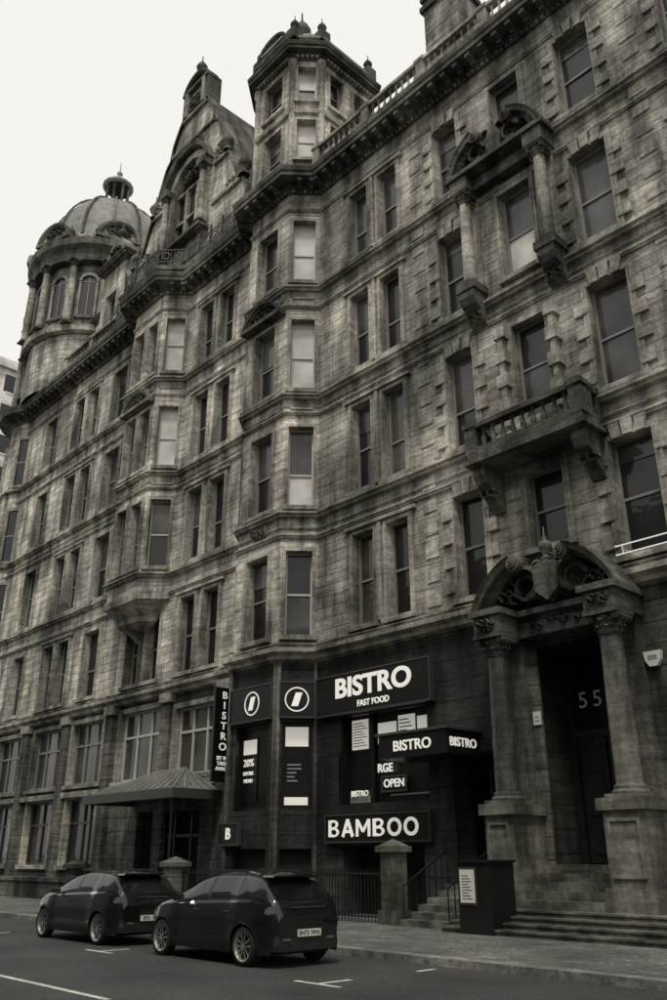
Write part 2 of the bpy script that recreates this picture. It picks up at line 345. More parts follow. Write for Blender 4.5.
# ---- oriel
for i in range(3):
    F=FR(ORI[i],ORI[i+1]); o=[]
    for r in 'CBA':
        z0,z1=ROW[r]
        if i==1: wl=[(F.L*.09,F.L*.44),(F.L*.56,F.L*.91)] 
        else: wl=[(.25,F.L-.25)]
        for u0,u1 in wl:
            gu,gw=('gl','gl') if (i==2 and r in 'BA') else pick()
            addwin(o,F,u0,u1,z0+.1,z1-.1,gu,gw,w=.12,fr='fw' if i==2 else 'fg')
        panelrel(trm,F,.2,F.L-.2,z0-.85 if r!='C' else z0-.34,z0-.3 if r!='C' else z0-.19)
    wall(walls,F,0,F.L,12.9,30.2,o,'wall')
def offs(path,t):
    c=Vector((sum(p[0] for p in path[1:3])/2,0)); return [(c.x+(p[0]-c.x)*t,p[1]*t) for p in path]
rows=[]
for t,z in ((0.05,10.9),(.2,11.2),(.5,11.6),(.62,11.7),(.66,11.9),(.9,12.35),(1.0,12.5),(1.05,12.55),(1.06,12.9)):
    q=offs(ORI,t); rows.append([(x,min(y,-.01) if k in(1,2) else 0,z) for k,(x,y) in enumerate(q)])
trm.grid(rows,'trim',False)
# ---- central bay
for i in range(3):
    F=FR(BAY[i],BAY[i+1]); o=[]
    wl=[(.2,F.L-.2)]
    for r in 'DCBA':
        z0,z1=ROW[r]
        if i!=1:
            for u0,u1 in wl:
                gu,gw=(('gl','gl') if r in 'AB' else ('gm','gl') if r=='C' else ('gd','gm')) if i==2 else pick()
                addwin(o,F,u0,u1,z0+.05,z1-.1,gu,gw,w=.14,fr='fw' if i==2 else 'fg')
        else:
            gu,gw=pick(); addwin(o,F,.65,F.L-.65,z0+.05,z1-.1,gu,gw,w=.16)
        panelrel(trm,F,.25,F.L-.25,z0-.85 if r!='D' else z0-.3,z0-.22 if r=='D' else z0-.32)
    for z0,z1 in ((31.3,33.7),(34.9,37.1)):
        u0,u1=(.65,F.L-.65) if i==1 else (.25,F.L-.25)
        addwin(o,F,u0,u1,z0,z1,'gd' if i<2 else 'gl','gd' if i<2 else ('gl' if z0<33 else 'gm'),w=.12,fr='fw' if i==2 else 'fg')
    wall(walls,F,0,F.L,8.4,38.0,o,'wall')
    lo2=[]
    u0,u1=(.4,F.L-.4) if i==1 else (.2,F.L-.15)
    lo2.append((u0,u1,3.2,6.05)); lo2.append((u0,u1,.1,2.0))
    wall(walls,F,0,F.L,0,8.0,lo2,'based'); wall(walls,F,0,F.L,8.0,8.4,[],'base')
    reveal(walls,F,u0,u1,3.2,6.05,.3,'black'); reveal(walls,F,u0,u1,.1,2.0,.3,'based')
    win.face([F(u0,-.28,3.2),F(u1,-.28,3.2),F(u1,-.28,6.05),F(u0,-.28,6.05)],'gd'); win.face([F(u0,-.28,.1),F(u1,-.28,.1),F(u1,-.28,2),F(u0,-.28,2)],'bin')
    for a,b,c,d in ((u0,u1,3.2,3.3),(u0,u1,5.95,6.05),(u0,u0+.08,3.3,5.95),(u1-.08,u1,3.3,5.95)): win.box(F,a,b,-.27,-.2,c,d,'black')
    if i==2:
        win.box(F,u0+.12,u1-.12,-.275,-.26,5.25,5.9,'wposter'); win.box(F,u0+.12,u1-.12,-.275,-.255,3.35,3.6,'wposter')
        for k in range(5): win.box(F,u0+.2,u0+.2+random.uniform(.2,.5),-.262,-.25,4.1+k*.13,4.15+k*.13,'grey')
    trm.box(F,-.02,.12,-.02,.1,0.1,8.3,'trimd'); trm.box(F,F.L-.1,F.L+.02,-.02,.1,0.1,8.3,'trimd')
for p0,p1 in (((-26.8,3.6),(-26.8,0)),((-22.3,0),(-22.3,3.6)),((-22.3,3.6),(-26.8,3.6))):
    F=FR(p0,p1); o=[]
    if p0[0]==-22.3 and p1[0]==-22.3:
        for z0,z1 in ((31.6,33.8),(34.9,37.1)):
            addwin(o,F,.5,1.4,z0,z1,'gd','gd',w=.12); addwin(o,F,2.1,3.0,z0,z1,'gd','gd',w=.12)
    wall(walls,F,0,F.L,29.0,38.0,o,'wall')
TW=[(-26.8,3.6)]+BAY+[(-22.3,3.6)]
trm.sweep(TW,cprof(37.6,.8,.6),'trimd'); trm.sweep(TW,[(0,34.0),(.16,34.05),(.2,34.25),(.0,34.35)],'trim')
for a,b in zip(TW[:-1],TW[1:]): dent(trm,FR(a,b),.1,FR(a,b).L-.1,37.55,d=.26)
trm.sweep(TW,[(.12,38.3),(.12,38.9),(.2,38.95),(.2,39.1),(-.15,39.1),(-.15,38.3)],'trim')
walls.face([(p[0],p[1],38.35) for p in TW],'lead')
def finial(mb,c,s=1,mat='trimd'):
    mb.lathe(c,[(.3*s,0),(.32*s,.1*s),(.16*s,.2*s),(.13*s,.35*s),(.34*s,.6*s),(.4*s,.8*s),(.3*s,1.02*s),(.1*s,1.15*s),(.16*s,1.25*s),(.05*s,1.4*s),(.03*s,1.9*s),(0,1.92*s)],12,mat)
c=(-24.55,.6,38.4)
orn.lathe(c,[(2.0,0),(2.0,.9),(2.15,.95),(2.15,1.1),(1.9,1.15),(1.7,1.7),(1.15,2.15),(.6,2.4),(.45,2.7),(.5,2.8),(.3,2.9)],8,'lead',False,rot=math.pi/8)
finial(orn,(c[0],c[1],c[2]+2.85),1.25)
for p in ((-22.35,3.3),(-22.4,.1),(-26.7,.1),(-26.6,3.3),(-25.85,-1.0),(-23.2,-1.0)):
    trm.box(X0,p[0]-.3,p[0]+.3,-p[1]-.3,-p[1]+.3,38.9,39.6,'trimd'); finial(orn,(p[0],p[1],39.6),.6)
for p in BAY: orn.lathe((p[0],p[1],30.4),[(.22,0),(.22,.3),(.16,.35),(.16,6.6),(.24,6.8),(.24,7.1)],8,'trim')
def segped(mb,F,uc,z,w,h,n0=0,n1=.45,mat='trimd',t=.2,open_=False,base=True):
    R=(w*w/4+h*h)/(2*h); zc=z+h-R; a=math.degrees(math.asin(min(1,w/2/R)))
    pr=[(R-t,n0),(R-t,n1*.6),(R-t*.62,n1*.72),(R-t*.6,n1*.9),(R-t*.2,n1*.93),(R,n1),(R,n0)]
    if open_:
        mb.arc(F,uc,zc,90-a,90-a*.3,pr,mat,12); mb.arc(F,uc,zc,90+a*.3,90+a,pr,mat,12)
        for sx in (-1,1):
            uu=uc+sx*(R-t)*math.sin(math.radians(a*.3)); zz=zc+(R-t*.9)*math.cos(math.radians(a*.3))
            for q,(rr,nn) in enumerate(((t*.8,n1*.94),(t*.5,n1*1.0),(t*.25,n1*1.05))): mb.arc(F,uu,zz-t*.1,0,359,[(rr,nn-.25),(rr,nn),(rr*.7,nn),(rr*.7,nn-.25)],mat,14)
    else: mb.arc(F,uc,zc,90-a,90+a,pr,mat,16)
    if base: mb.box(F,uc-w/2-.05,uc+w/2+.05,n0,n1,z-.2,z,mat)
Fb=FR(BAY[1],BAY[2]); Fo=FR(ORI[1],ORI[2])
segped(orn,Fb,Fb.L/2,22.95,2.5,.9,0,.45); carve(orn,Fb,Fb.L/2,23.3,1.3,.6,.2,16)
segped(orn,Fb,Fb.L/2,39.0,2.5,1.0,-.2,.4); carve(orn,Fb,Fb.L/2,39.4,1.1,.6,.1,14)
segped(orn,Fo,Fo.L/2,22.95,2.7,.8,0,.4); carve(orn,Fo,Fo.L/2,23.3,1.3,.5,.2,14)
carve(orn,Fb,Fb.L/2,13.2,.7,.5,.06,10); carve(orn,FR(BAY[2],BAY[3]),.7,29.6,.9,.9,.1,14)
# ---- horizontal courses
PATH_HI=[(XL,0)]+ORI+BAY+[(3,0)]
PATH_LO=[(XL,0)]+BAY+[(3,0)]
def course(z,h,p,path,mat='trim'): trm.sweep(path,[(0,z),(p*.55,z+h*.15),(p*.6,z+h*.4),(p,z+h*.6),(p,z+h*.9),(0,z+h)],mat)
course(8.1,.5,.38,PATH_LO); course(8.62,.16,.14,PATH_LO)
course(12.72,.2,.14,[(XL,0),(-37.2,0)]); course(12.72,.2,.14,[(-32.35,0)]+BAY+[(3,0)])
for z in (13.55,18.65,23.9): course(z,.26,.24,PATH_HI)
for z in (17.95,23.05,28.2): course(z,.16,.12,PATH_HI)
course(13.1,.1,.07,PATH_HI[5:]); course(18.3,.08,.06,PATH_HI)
trm.sweep(PATH_HI,cprof(ZC,1,.95),'trimd')
for a,b in zip(PATH_HI[:-1],PATH_HI[1:]):
    F=FR(a,b); modill(trm,F,.15,F.L-.15,ZC+.36,.78); dent(trm,F,.05,F.L-.05,ZC+.02,d=.18,h=.1)
# ---- aedicule at col 3
def bracket(mb,F,u,z0,z1,w,p,mat='trimd'):
    h=z1-z0; poly=[(0,z1),(p,z1),(p,z1-.22*h),(p*.85,z1-.42*h),(p*.5,z1-.55*h),(p*.42,z1-.75*h),(p*.15,z0),(0,z0)]
    a=[F(u-w/2,n,z) for n,z in poly]; b=[F(u+w/2,n,z) for n,z in poly]; mb.face(a,mat); mb.face(b,mat)
    for k in range(len(poly)):
        l=(k+1)%len(poly); mb.face([a[k],a[l],b[l],b[k]],mat)
for u in (-14.15,-11.05):
    bracket(orn,X0,u,18.0,19.2,.6,.75); trm.box(X0,u-.38,u+.38,0,.8,19.2,19.5,'trimd'); carve(orn,X0,u,18.4,.5,.5,.35,10)
    column(trm,(u,-.45),19.5,23.4,.22,mat='trim'); trm.box(X0,u-.3,u+.3,0,.12,19.5,23.4,'trim')
    trm.box(X0,u-.36,u+.36,0,.8,23.4,23.95,'trimd'); carve(orn,X0,u,23.0,.5,.4,.5,6)
    finial(orn,(u,-.55,24.2),.6)
trm.box(X0,-13.75,-11.45,0,.4,23.45,23.93,'trimd'); trm.box(X0,-14.65,-10.55,0,.9,23.96,24.14,'trimd')
segped(orn,X0,-12.6,24.15,3.9,1.55,0,.95,open_=True,t=.3,base=False); carve(orn,X0,-12.6,24.9,2.4,1.5,.6,100,r=.12)
orn.prism(X0,[(-12.85,24.3),(-12.35,24.3),(-12.25,24.9),(-12.6,25.6),(-12.95,24.9)],.3,.7,'trimd')
# ---- col 3 balcony
trm.box(X0,-14.25,-10.3,0,1.15,12.742,12.98,'trimd'); trm.box(X0,-14.35,-10.2,0,1.25,12.6,12.74,'trimd')
for u in (-14.0,-10.6): bracket(orn,X0,u,11.3,12.6,.42,1.0); carve(orn,X0,u,11.9,.4,.6,.55,10)
balustrade(trm,(-14.1,-1.0),(-10.45,-1.0),12.98,13.95,pier=3.7,mat='trimd')
for u in (-14.1,-10.45): balustrade(trm,(u,-.75),(u,-.05),12.981,13.951,pier=.9,mat='trimd')
trm.box(X0,-13.4,-13.22,0,.3,13.95,17.6,'trim'); trm.box(X0,-11.53,-11.35,0,.3,13.95,17.6,'trim')
for u in (-13.31,-11.44):
    for z in (14.4,15.3,16.2,17.1): trm.box(X0,u-.2,u+.2,0,.36,z,z+.45,'trim')
# ---- portal
for u,pw in ((-13.8,.42),(-10.38,.5)):
    trm.box(X0,u-pw-.1,u+pw+.1,0,1.6,.62,1.1,'steps'); trm.box(X0,u-pw,u+pw,0,1.48,1.1,2.72,'column'); trm.box(X0,u-pw-.1,u+pw+.1,0,1.6,2.72,2.98,'column')
    panelrel(trm,lambda uu,n,z,u=u:X0(u+uu,1.48+n,z),-pw+.1,pw-.1,1.3,2.55,'column')
    column(trm,(u,-1.0),2.98,7.35,.31)
    trm.box(X0,u-.32,u+.32,0,.3,2.98,7.35,'trimd'); trm.box(X0,u-.42,u+.42,0,1.42,7.35,7.85,'trimd'); trm.box(X0,u-.52,u+.52,0,1.52,7.85,8.02,'trimd')
    carve(orn,lambda uu,n,z,u=u:X0(u+uu,1.42+n,z),0,7.6,.6,.35,.04,10,r=.06)
trm.box(X0,-13.37,-10.81,0,.5,7.3,7.84,'base'); trm.box(X0,-13.27,-10.91,0,.7,7.845,8.0,'trimd')
carve(orn,X0,-12.1,7.55,1.9,.35,.5,26,r=.07)
segped(orn,X0,-12.15,8.03,4.5,1.55,0,1.35,open_=True,t=.26,base=False)
carve(orn,X0,-12.1,8.75,2.6,1.5,.65,170,r=.12)
orn.prism(X0,[(-12.45,8.35),(-12.1,8.05),(-11.75,8.35),(-11.7,9.05),(-12.1,9.2),(-12.5,9.05)],.5,.95,'trimd')
for k in (-1,1):
    orn.arc(X0,-12.1+k*.75,8.7,80 if k>0 else -80,280 if k>0 else 120,[(.5,.5),(.5,.85),(.38,.92),(.34,.5)],'trimd',14)
    carve(orn,X0,-12.1+k*1.45,8.4,.9,.6,.7,40,r=.09)
finial(orn,(-12.1,-.8,9.2),.5)
reveal(walls,X0,-13.35,-11.05,1.55,7.1,1.5,'based')
for u in (-13.35,-11.05): trm.box(X0,u-.16,u+.16,0,.1,1.56,7.25,'base')
dr=MB('entrance_door')
dr.face([X0(-13.35,-1.5,1.5),X0(-11.05,-1.5,1.5),X0(-11.05,-1.5,7.1),X0(-13.35,-1.5,7.1)],'gd')
dr.box(X0,-13.3,-11.1,-1.49,-1.35,4.75,4.95,'wood'); dr.box(X0,-13.3,-13.1,-1.48,-1.34,1.55,7.05,'wood'); dr.box(X0,-11.3,-11.1,-1.48,-1.34,1.55,7.05,'wood')
for u0,u1 in ((-13.05,-12.23),(-12.17,-11.35)):
    dr.box(X0,u0,u1,-1.47,-1.38,1.6,4.75,'wood')
    for z0,z1 in ((1.8,2.6),(2.75,3.7),(3.85,4.6)): dr.box(X0,u0+.14,u1-.14,-1.39,-1.35,z0,z1,'wood')
dr.obj(B)
for k,x in enumerate((-12.8,-12.35)): text('5',(x,1.44,5.75),.62,0,B,'wplain','door_number',ext=.02)
st=MB('entrance_steps')
for i in range(4): st.box(X0,-14.6+.001*i,-6.0,1.62,2.9-.32*i,.12+.125*i,.12+.125*(i+1)-.003,'steps')
for i in range(5): st.box(X0,-13.26,-10.98,-.2-.001*i,1.61-.3*i,.62+.19*i,.62+.19*(i+1)-.004,'steps')
for i in range(4): st.box(X0,-14.6,-6.0,2.9-.32*i,2.93-.32*i,.12+.125*(i+1)-.045,.12+.125*(i+1)-.005,'steps')
st.box(X0,-14.6,-6.0,0.0,1.62,.12,.62,'steps')
st.box(X0,-13.34,-11.06,-1.5,-.2,.62,1.56,'steps')
st.obj()
st=MB('shop_steps')
for i in range(6): st.box(X0,-16.5,-14.9,.0,2.3-.36*i,.12+.16*i,.12+.16*(i+1)-.003,'steps')
st.obj()
reveal(walls,X0,-16.4,-14.95,1.0,4.5,.9,'based'); walls.face([X0(-16.4,-.9,1),X0(-14.95,-.9,1),X0(-14.95,-.9,4.5),X0(-16.4,-.9,4.5)],'gd')
win.box(X0,-15.7,-15.62,-.88,-.8,1,4.5,'fd')
reveal(walls,X0,-21.2,-17.3,3.3,6.05,.4,'black'); reveal(walls,X0,-21,-17.6,.1,2.05,.8,'based')
win.face([X0(-21.2,-.38,3.3),X0(-17.3,-.38,3.3),X0(-17.3,-.38,6.05),X0(-21.2,-.38,6.05)],'gd')
win.face([X0(-21,-.78,.1),X0(-17.6,-.78,.1),X0(-17.6,-.78,2.05),X0(-21,-.78,2.05)],'bin')
for u in (-21.15,-19.9,-17.35): win.box(X0,u-.05,u+.05,-.37,-.28,3.3,6.05,'black')
for u in (-16.75,-7.7):
    z=9.0
    while z<28.6:
        trm.box(X0,u-.28,u+.28,0,.035,z,z+.4,'trim'); z+=.8
balustrade(trm,(-22.0,-.45),(3,-.45),30.15,31.45,pier=3.3)
balustrade(trm,(-46,-.45),(-39.5,-.45),30.15,31.4,pier=3.0)
rf=MB('roof')
rf.face([(-22.3,1.2,30.1),(3,1.2,30.1),(3,-.3,30.1),(-22.3,-.3,30.1)],'lead')
rf.face([(-22.3,1.2,30.1),(3,1.2,30.1),(3,4,34),(-22.3,4,34)],'slate')
rf.face([(-22.3,4,34),(3,4,34),(3,14,34),(-22.3,14,34)],'lead')
rf.face([(XL,1.0,30.1),(-26.8,1.0,30.1),(-26.8,-.3,30.1),(XL,-.3,30.1)],'lead')
rf.face([(-50,1.0,34.6),(-26.8,1.0,34.6),(-26.8,5,39),(-50,5,39)],'slate'); rf.face([(-50,5,39),(-26.8,5,39),(-26.8,14,39),(-50,14,39)],'lead')
rf.face([(3,0,0),(3,14,0),(3,14,34),(3,1.2,30.1),(3,0,30.1)],'wallr'); rf.face([(-22.3,14,0),(3,14,0),(3,14,34),(-22.3,14,34)],'wallr')
for a,b in ((-39,-33.5),(-28,-33.5)):
    rf.face([(a,.4,31),(b,.4,45),(b,9,45),(a,9,31)],'slate')
for u0,u1,y0,y1,z1 in ((-18.2,-16.2,3,4.6,40.5),(-9,-7,4,5.6,40)):
    rf.box(X0,u0,u1,-y1,-y0,30,z1,'wallr'); rf.box(X0,u0-.15,u1+.15,-y1-.15,-y0+.15,z1-.8,z1-.5,'trimd'); rf.box(X0,u0-.12,u1+.12,-y1-.12,-y0+.12,z1-.1,z1+.15,'trimd')
    for k in range(3): rf.lathe((u0+.4+k*.6,(y0+y1)/2,z1+.15),[(.2,0),(.17,.9),(.2,.95),(.12,.96)],10,'trim')
o=[]; FA=FR((-50,1.0),(-39,1.0))
for u in (4.6,8.4): addwin(o,FA,u,u+1.4,31.4,33.8,'gd','gd',w=.15)
wall(walls,FA,0,11,30.1,34.6,o,'wall'); trm.sweep([(-50,1.0),(-39,1.0)],cprof(34.4,.5,.4),'trimd')
FD=FR((-43.2,.0),(-40.4,.0)); o=[]
addwin(o,FD,.75,2.05,31.6,34.4,'gd','gd',w=.18); wall(walls,FD,0,FD.L,30,36.6,o,'wall')
for p0,p1 in (((-40.4,0),(-40.4,3)),((-43.2,3),(-43.2,0))): wall(walls,FR(p0,p1),0,3,30,36.6,[],'wall')
trm.sweep([(-43.2,3),(-43.2,0),(-40.4,0),(-40.4,3)],cprof(36.3,.7,.45),'trimd')
trm.prism(FD,[(-.3,36.95),(FD.L+.3,36.95),(FD.L/2+.5,38.5),(FD.L/2-.5,38.5)],-.6,.1,'trim'); finial(orn,(-41.8,0.2,38.5),.9)
carve(orn,FD,FD.L/2,37.6,1.2,.8,.15,14)
# ---- gable
gp=[(-5.6,30),(-5.6,33.6),(-5.2,34.3),(-4.9,34.5),(-4.5,35.4),(-3.9,37.0),(-3.6,37.3),(-3.4,38.3),(-2.6,40.4),(-2.2,40.7),(-2.0,41.8),(-1.35,43.0),(-1.15,43.2),(-1.15,45.3)]
gp=[(a-33.5,b) for a,b in gp]+[(-a-33.5,b) for a,b in gp[::-1]]
def gable_half(z):
    pts=[(-33.5-p[0],p[1]) for p in gp[:14]]
    for (a,za),(b,zb) in zip(pts[:-1],pts[1:]):
        if za<=z<=zb and zb>za: return a+(b-a)*(z-za)/(zb-za)
    return pts[-1][0]
zs=[30+i*.1 for i in range(154)]
ac,az,ar=-33.5,37.6,1.55
for za,zb in zip(zs[:-1],zs[1:]):
    ha,hb=gable_half(za),gable_half(zb)
    def hole(z):
        if 33.2<=z<=az: return ar
        if az<z<az+ar: return math.sqrt(max(0,ar*ar-(z-az)**2))
        return 0
    oa,ob=hole(za+.01),hole(zb-.01)
    if oa==0 and ob==0: walls.face([X0(-33.5-ha,.02,za),X0(-33.5+ha,.02,za),X0(-33.5+hb,.02,zb),X0(-33.5-hb,.02,zb)],'wall')
    else:
        for sx in (-1,1):
            walls.face([X0(-33.5+sx*oa,.02,za),X0(-33.5+sx*ha,.02,za),X0(-33.5+sx*hb,.02,zb),X0(-33.5+sx*ob,.02,zb)],'wall')
            walls.face([X0(-33.5+sx*oa,.02,za),X0(-33.5+sx*oa,-.5,za),X0(-33.5+sx*ob,-.5,zb),X0(-33.5+sx*ob,.02,zb)],'trim')
walls.face([X0(u,-.6,z) for u,z in gp],'wall')
win.face([X0(-35.2,-.35,33),X0(-31.8,-.35,33),X0(-31.8,-.35,39.3),X0(-35.2,-.35,39.3)],'gd')
for u in (-34.05,-32.95): win.box(X0,u-.12,u+.12,-.34,-.1,33.2,37.6,'trim')
for z in (35.4,37.55): win.box(X0,-35.04,-31.96,-.34,-.12,z-.07,z+.07,'trim')
trm.arc(X0,ac,az,0,180,[(ar,.0),(ar,.2),(ar+.45,.2),(ar+.45,.0)],'trim',18)
trm.arc(X0,ac,az+.1,5,175,[(ar+.5,.0),(ar+.5,.5),(ar+.75,.6),(ar+.75,.0)],'trimd',18)
for sx in (-1,1):
    trm.box(X0,ac+sx*1.8-.28,ac+sx*1.8+.28,0.02,.3,33.0,37.6,'trim'); column(trm,(ac+sx*1.85,-.4),33.4,37.4,.2,mat='trim',ionic=False); bracket(orn,X0,ac+sx*1.85,32.3,33.3,.5,.65)
    trm.box(X0,ac+sx*1.85-.35,ac+sx*1.85+.35,.02,.7,37.4,37.8,'trimd'); finial(orn,(ac+sx*3.7,-.1,37.3),.9); finial(orn,(ac+sx*5.35,-.1,34.4),1.0)
    carve(orn,X0,ac+sx*3.0,38.0,.9,1.3,.08,16,'trim'); carve(orn,X0,ac+sx*4.3,34.6,.9,1.0,.08,14,'trim')
trm.box(X0,-35.7,-31.3,.02,.7,33.0,33.2,'trimd'); trm.box(X0,-35.3,-31.7,0.02,.16,31.9,33.0,'trim')
carve(orn,X0,-33.5,38.3,2.0,.9,.0,26,r=.12); carve(orn,X0,-33.5,40.3,1.8,1.1,.1,34,r=.14); carve(orn,X0,-33.5,44.0,1.2,1.4,.1,24,r=.13)
for sx in (-1,1): trm.box(X0,-33.5+sx*.9-.14,-33.5+sx*.9+.14,.02,.3,43.2,45.1,'trim')
segped(orn,X0,-33.5,45.3,2.6,.95,-.5,.3); finial(orn,(-33.5,.1,46.2),.9)
for z in (34.4,37.2,40.9,43.1): 
    h=gable_half(z)
    if z<39.5:
        trm.box(X0,-33.5-h-.15,-33.5-ar-.9,.0,.2,z-.1,z+.12,'trim'); trm.box(X0,-33.5+ar+.9,-33.5+h+.15,.0,.2,z-.1,z+.12,'trim')
    else: trm.box(X0,-33.5-h-.15,-33.5+h+.15,.0,.2,z-.1,z+.12,'trim')
for (a,za),(b,zb) in zip(gp[:-1],gp[1:]):
    F2=[X0(a,.2,za),X0(a,-.75,za),X0(b,-.75,zb),X0(b,.2,zb)]; dx=b-a;dz=zb-za;l=math.hypot(dx,dz) or 1; nx,nz=-dz/l*.16,dx/l*.16
    F3=[(p[0]+nx,p[1],p[2]+nz) for p in F2]
    trm.face(F3,'trimd'); trm.face([F2[0],F2[3],F3[3],F3[0]],'trimd'); trm.face([F2[0],F2[1],F3[1],F3[0]],'trimd'); trm.face([F2[3],F2[2],F3[2],F3[3]],'trimd')
# ---- iron balcony along gable
ir=MB('balcony_railing')
RP=[(-39.3,-.75),(-37.6,-.75),(-36.4,-1.9),(-33.1,-1.9),(-31.9,-.75),(-26.9,-.75)]
trm.sweep([(-39.3,0),(-37.35,0),(-36.3,-1.1),(-33.25,-1.1),(-32.2,0),(-26.9,0)],[(0,30.0),(.9,30.15),(1.0,30.3),(0,30.32)],'trim')
for a,b in zip(RP[:-1],RP[1:]):
    F=FR(a,b)
    for z in (30.4,30.75,31.5): ir.box(F,0,F.L,-.025,.025,z,z+.05,'iron')
    n=int(F.L/.16)
    for i in range(n): ir.box(F,(i+.5)*F.L/n-.014,(i+.5)*F.L/n+.014,-.014,.014,30.3,31.5,'iron')
    n=max(1,int(F.L/1.0))
    for i in range(n+1): ir.box(F,i*F.L/n-.04,i*F.L/n+.04,-.04,.04,30.3,31.9,'iron')
    for i in range(n):
        for k in (0.28,.72): ir.arc(F,(i+k)*F.L/n,31.15,0,330,[(.24,-.02),(.24,.02),(.17,.02),(.17,-.02)],'iron',10)
ir.obj(B)
# ---- corner turret and dome
def ring_feature(tw,TC,R0,k,n,zcol,zwin,rows=True,cr=.2,hw=.4):
    a=2*math.pi*k/n
    cc=(TC[0]+(R0+.12)*math.cos(a),TC[1]+(R0+.12)*math.sin(a)); column(tw,cc,zcol[0],zcol[1],cr,mat='trim',ionic=False)
    wa=a+math.pi/n; dd=(math.cos(wa),math.sin(wa)); tdir=Vector((-dd[1],dd[0]))
    pc=Vector((TC[0]+dd[0]*(R0-.3),TC[1]+dd[1]*(R0-.3))); Fw=FR(pc-tdir*hw,pc+tdir*hw)
    tw.box(Fw,0,2*hw,-.4,.05,zwin[0],zwin[1],'gd'); tw.arc(Fw,hw,zwin[1],0,180,[(hw,-.1),(hw,.2),(hw+.2,.2),(hw+.2,-.1)],'trim',8); tw.arc(Fw,hw,zwin[1],0,180,[(.0,-.1),(.0,.06),(hw,.06),(hw,-.1)],'gd',8)
    for q in (-.14,2*hw): tw.box(Fw,q,q+.14,-.3,.16,zwin[0],zwin[1],'trim')
    tw.box(Fw,hw-.03,hw+.03,.05,.09,zwin[0],zwin[1]+hw*.9,'fg'); tw.box(Fw,0,2*hw,.05,.085,zwin[1]-.03,zwin[1]+.03,'fg'); tw.box(Fw,-.25,2*hw+.25,-.3,.26,zwin[0]-.2,zwin[0],'trimd')
    if rows and k%2==0:
        pc=Vector((TC[0]+dd[0]*(R0+.02),TC[1]+dd[1]*(R0+.02))); Fw=FR(pc-tdir*.5,pc+tdir*.5)
        for z0,z1 in list(ROW.values())+[(4.9,7.7)]:
            tw.box(Fw,0.05,.95,-.3,.03,z0,z1,'gd'); 
            for a_,b_ in ((-.12,.05),(.95,1.12)): tw.box(Fw,a_,b_,-.3,.12,z0-.1,z1+.15,'trim')
            tw.box(Fw,.05,.95,-.3,.115,z1,z1+.15,'trim'); tw.box(Fw,.05,.95,-.2,.07,(z0+z1)/2-.04,(z0+z1)/2+.04,'fg'); tw.box(Fw,.05,.95,-.2,.2,z0-.16,z0,'trim')
tw=MB('corner_turret'); TC=(-53.2,1.9); R0=2.4
tw.lathe((TC[0],TC[1],0),[(R0+.25,0),(R0+.25,1.2),(R0,1.3),(R0,8.1),(R0+.35,8.3),(R0+.35,8.55),(R0,8.65),(R0,13.5),(R0+.2,13.6),(R0+.2,13.8),(R0,13.85),(R0,18.6),(R0+.2,18.7),(R0+.2,18.9),(R0,18.95),(R0,23.9),(R0+.2,24.0),(R0+.2,24.15),(R0,24.2),(R0,29.1)],24,'wall',False)
tw.lathe((TC[0],TC[1],0),[(R0,29.1),(R0+.2,29.4),(R0+.9,29.6),(R0+1.0,30.0),(R0+.1,30.15),(R0-.3,30.15)],24,'trimd',False)
tw.lathe((TC[0],TC[1],0),[(R0-.3,30.15),(R0-.3,37.4),(R0,37.6),(R0+.45,37.9),(R0+.5,38.3),(R0-.2,38.5),(R0-.3,39.0),(R0-.4,39.0)],24,'trim',False)
tw.lathe((TC[0],TC[1],0),[(R0-.35,39.0),(R0-.6,39.7),(R0-1.1,40.2),(R0-1.8,40.6),(.3,40.8),(.25,41.0)],24,'lead',True)
for k in range(10): ring_feature(tw,TC,R0,k,10,(30.2,37.4),(31.8,35.2))
tw.obj(B)
tw=MB('dome'); TC=(-50.2,3.4); R0=4.9
tw.lathe((TC[0],TC[1],0),[(R0-.3,30.0),(R0-.3,34.0),(R0+.15,34.1),(R0+.2,34.5),(R0-.3,34.6),(R0-.3,40.4),(R0,40.6),(R0+.5,40.9),(R0+.55,41.4),(R0-.2,41.6),(R0-.3,42.5)],32,'wallr',False)
tw.lathe((TC[0],TC[1],0),[(R0-.2,39.7),(R0+.25,39.75),(R0+.25,40.4),(R0+.32,40.58),(R0+.62,40.88),(R0+.67,41.42),(R0-.2,41.65)],32,'trimd',False)
DR=R0-.35
tw.lathe((TC[0],TC[1],0),[(DR+.05,42.3)]+[(DR*math.cos(t*math.pi/20),42.4+6.2*math.sin(t*math.pi/20)) for t in range(0,9)]+[(1.1,48.5)],24,'lead',True)
for k in range(14):
    a=2*math.pi*k/14; d=(math.cos(a),math.sin(a)); Ff=FR((TC[0],TC[1]),(TC[0]+d[0],TC[1]+d[1])); rr=[]
    for t in range(0,9):
        r=DR*math.cos(t*math.pi/20)+.02; z=42.4+6.2*math.sin(t*math.pi/20)+.03
        rr.append([Ff(r,-.09,z),Ff(r+.09,-.09,z+.09),Ff(r+.09,.09,z+.09),Ff(r,.09,z)])
    tw.grid(rr,'trimd',False,True)
    ring_feature(tw,TC,R0,k,14,(34.6,39.72),(35.4,38.2),False,.27,.5)
lc=(TC[0],TC[1],48.2)
tw.lathe(lc,[(1.3,0),(1.35,.3),(1.1,.35),(1.1,.6),(.95,.65)],16,'trimd',False)
for k in range(8):
    a=2*math.pi*k/8; tw.lathe((lc[0]+.85*math.cos(a),lc[1]+.85*math.sin(a),lc[2]+.6),[(.15,0),(.11,.1),(.11,1.6),(.17,1.8)],8,'trimd')
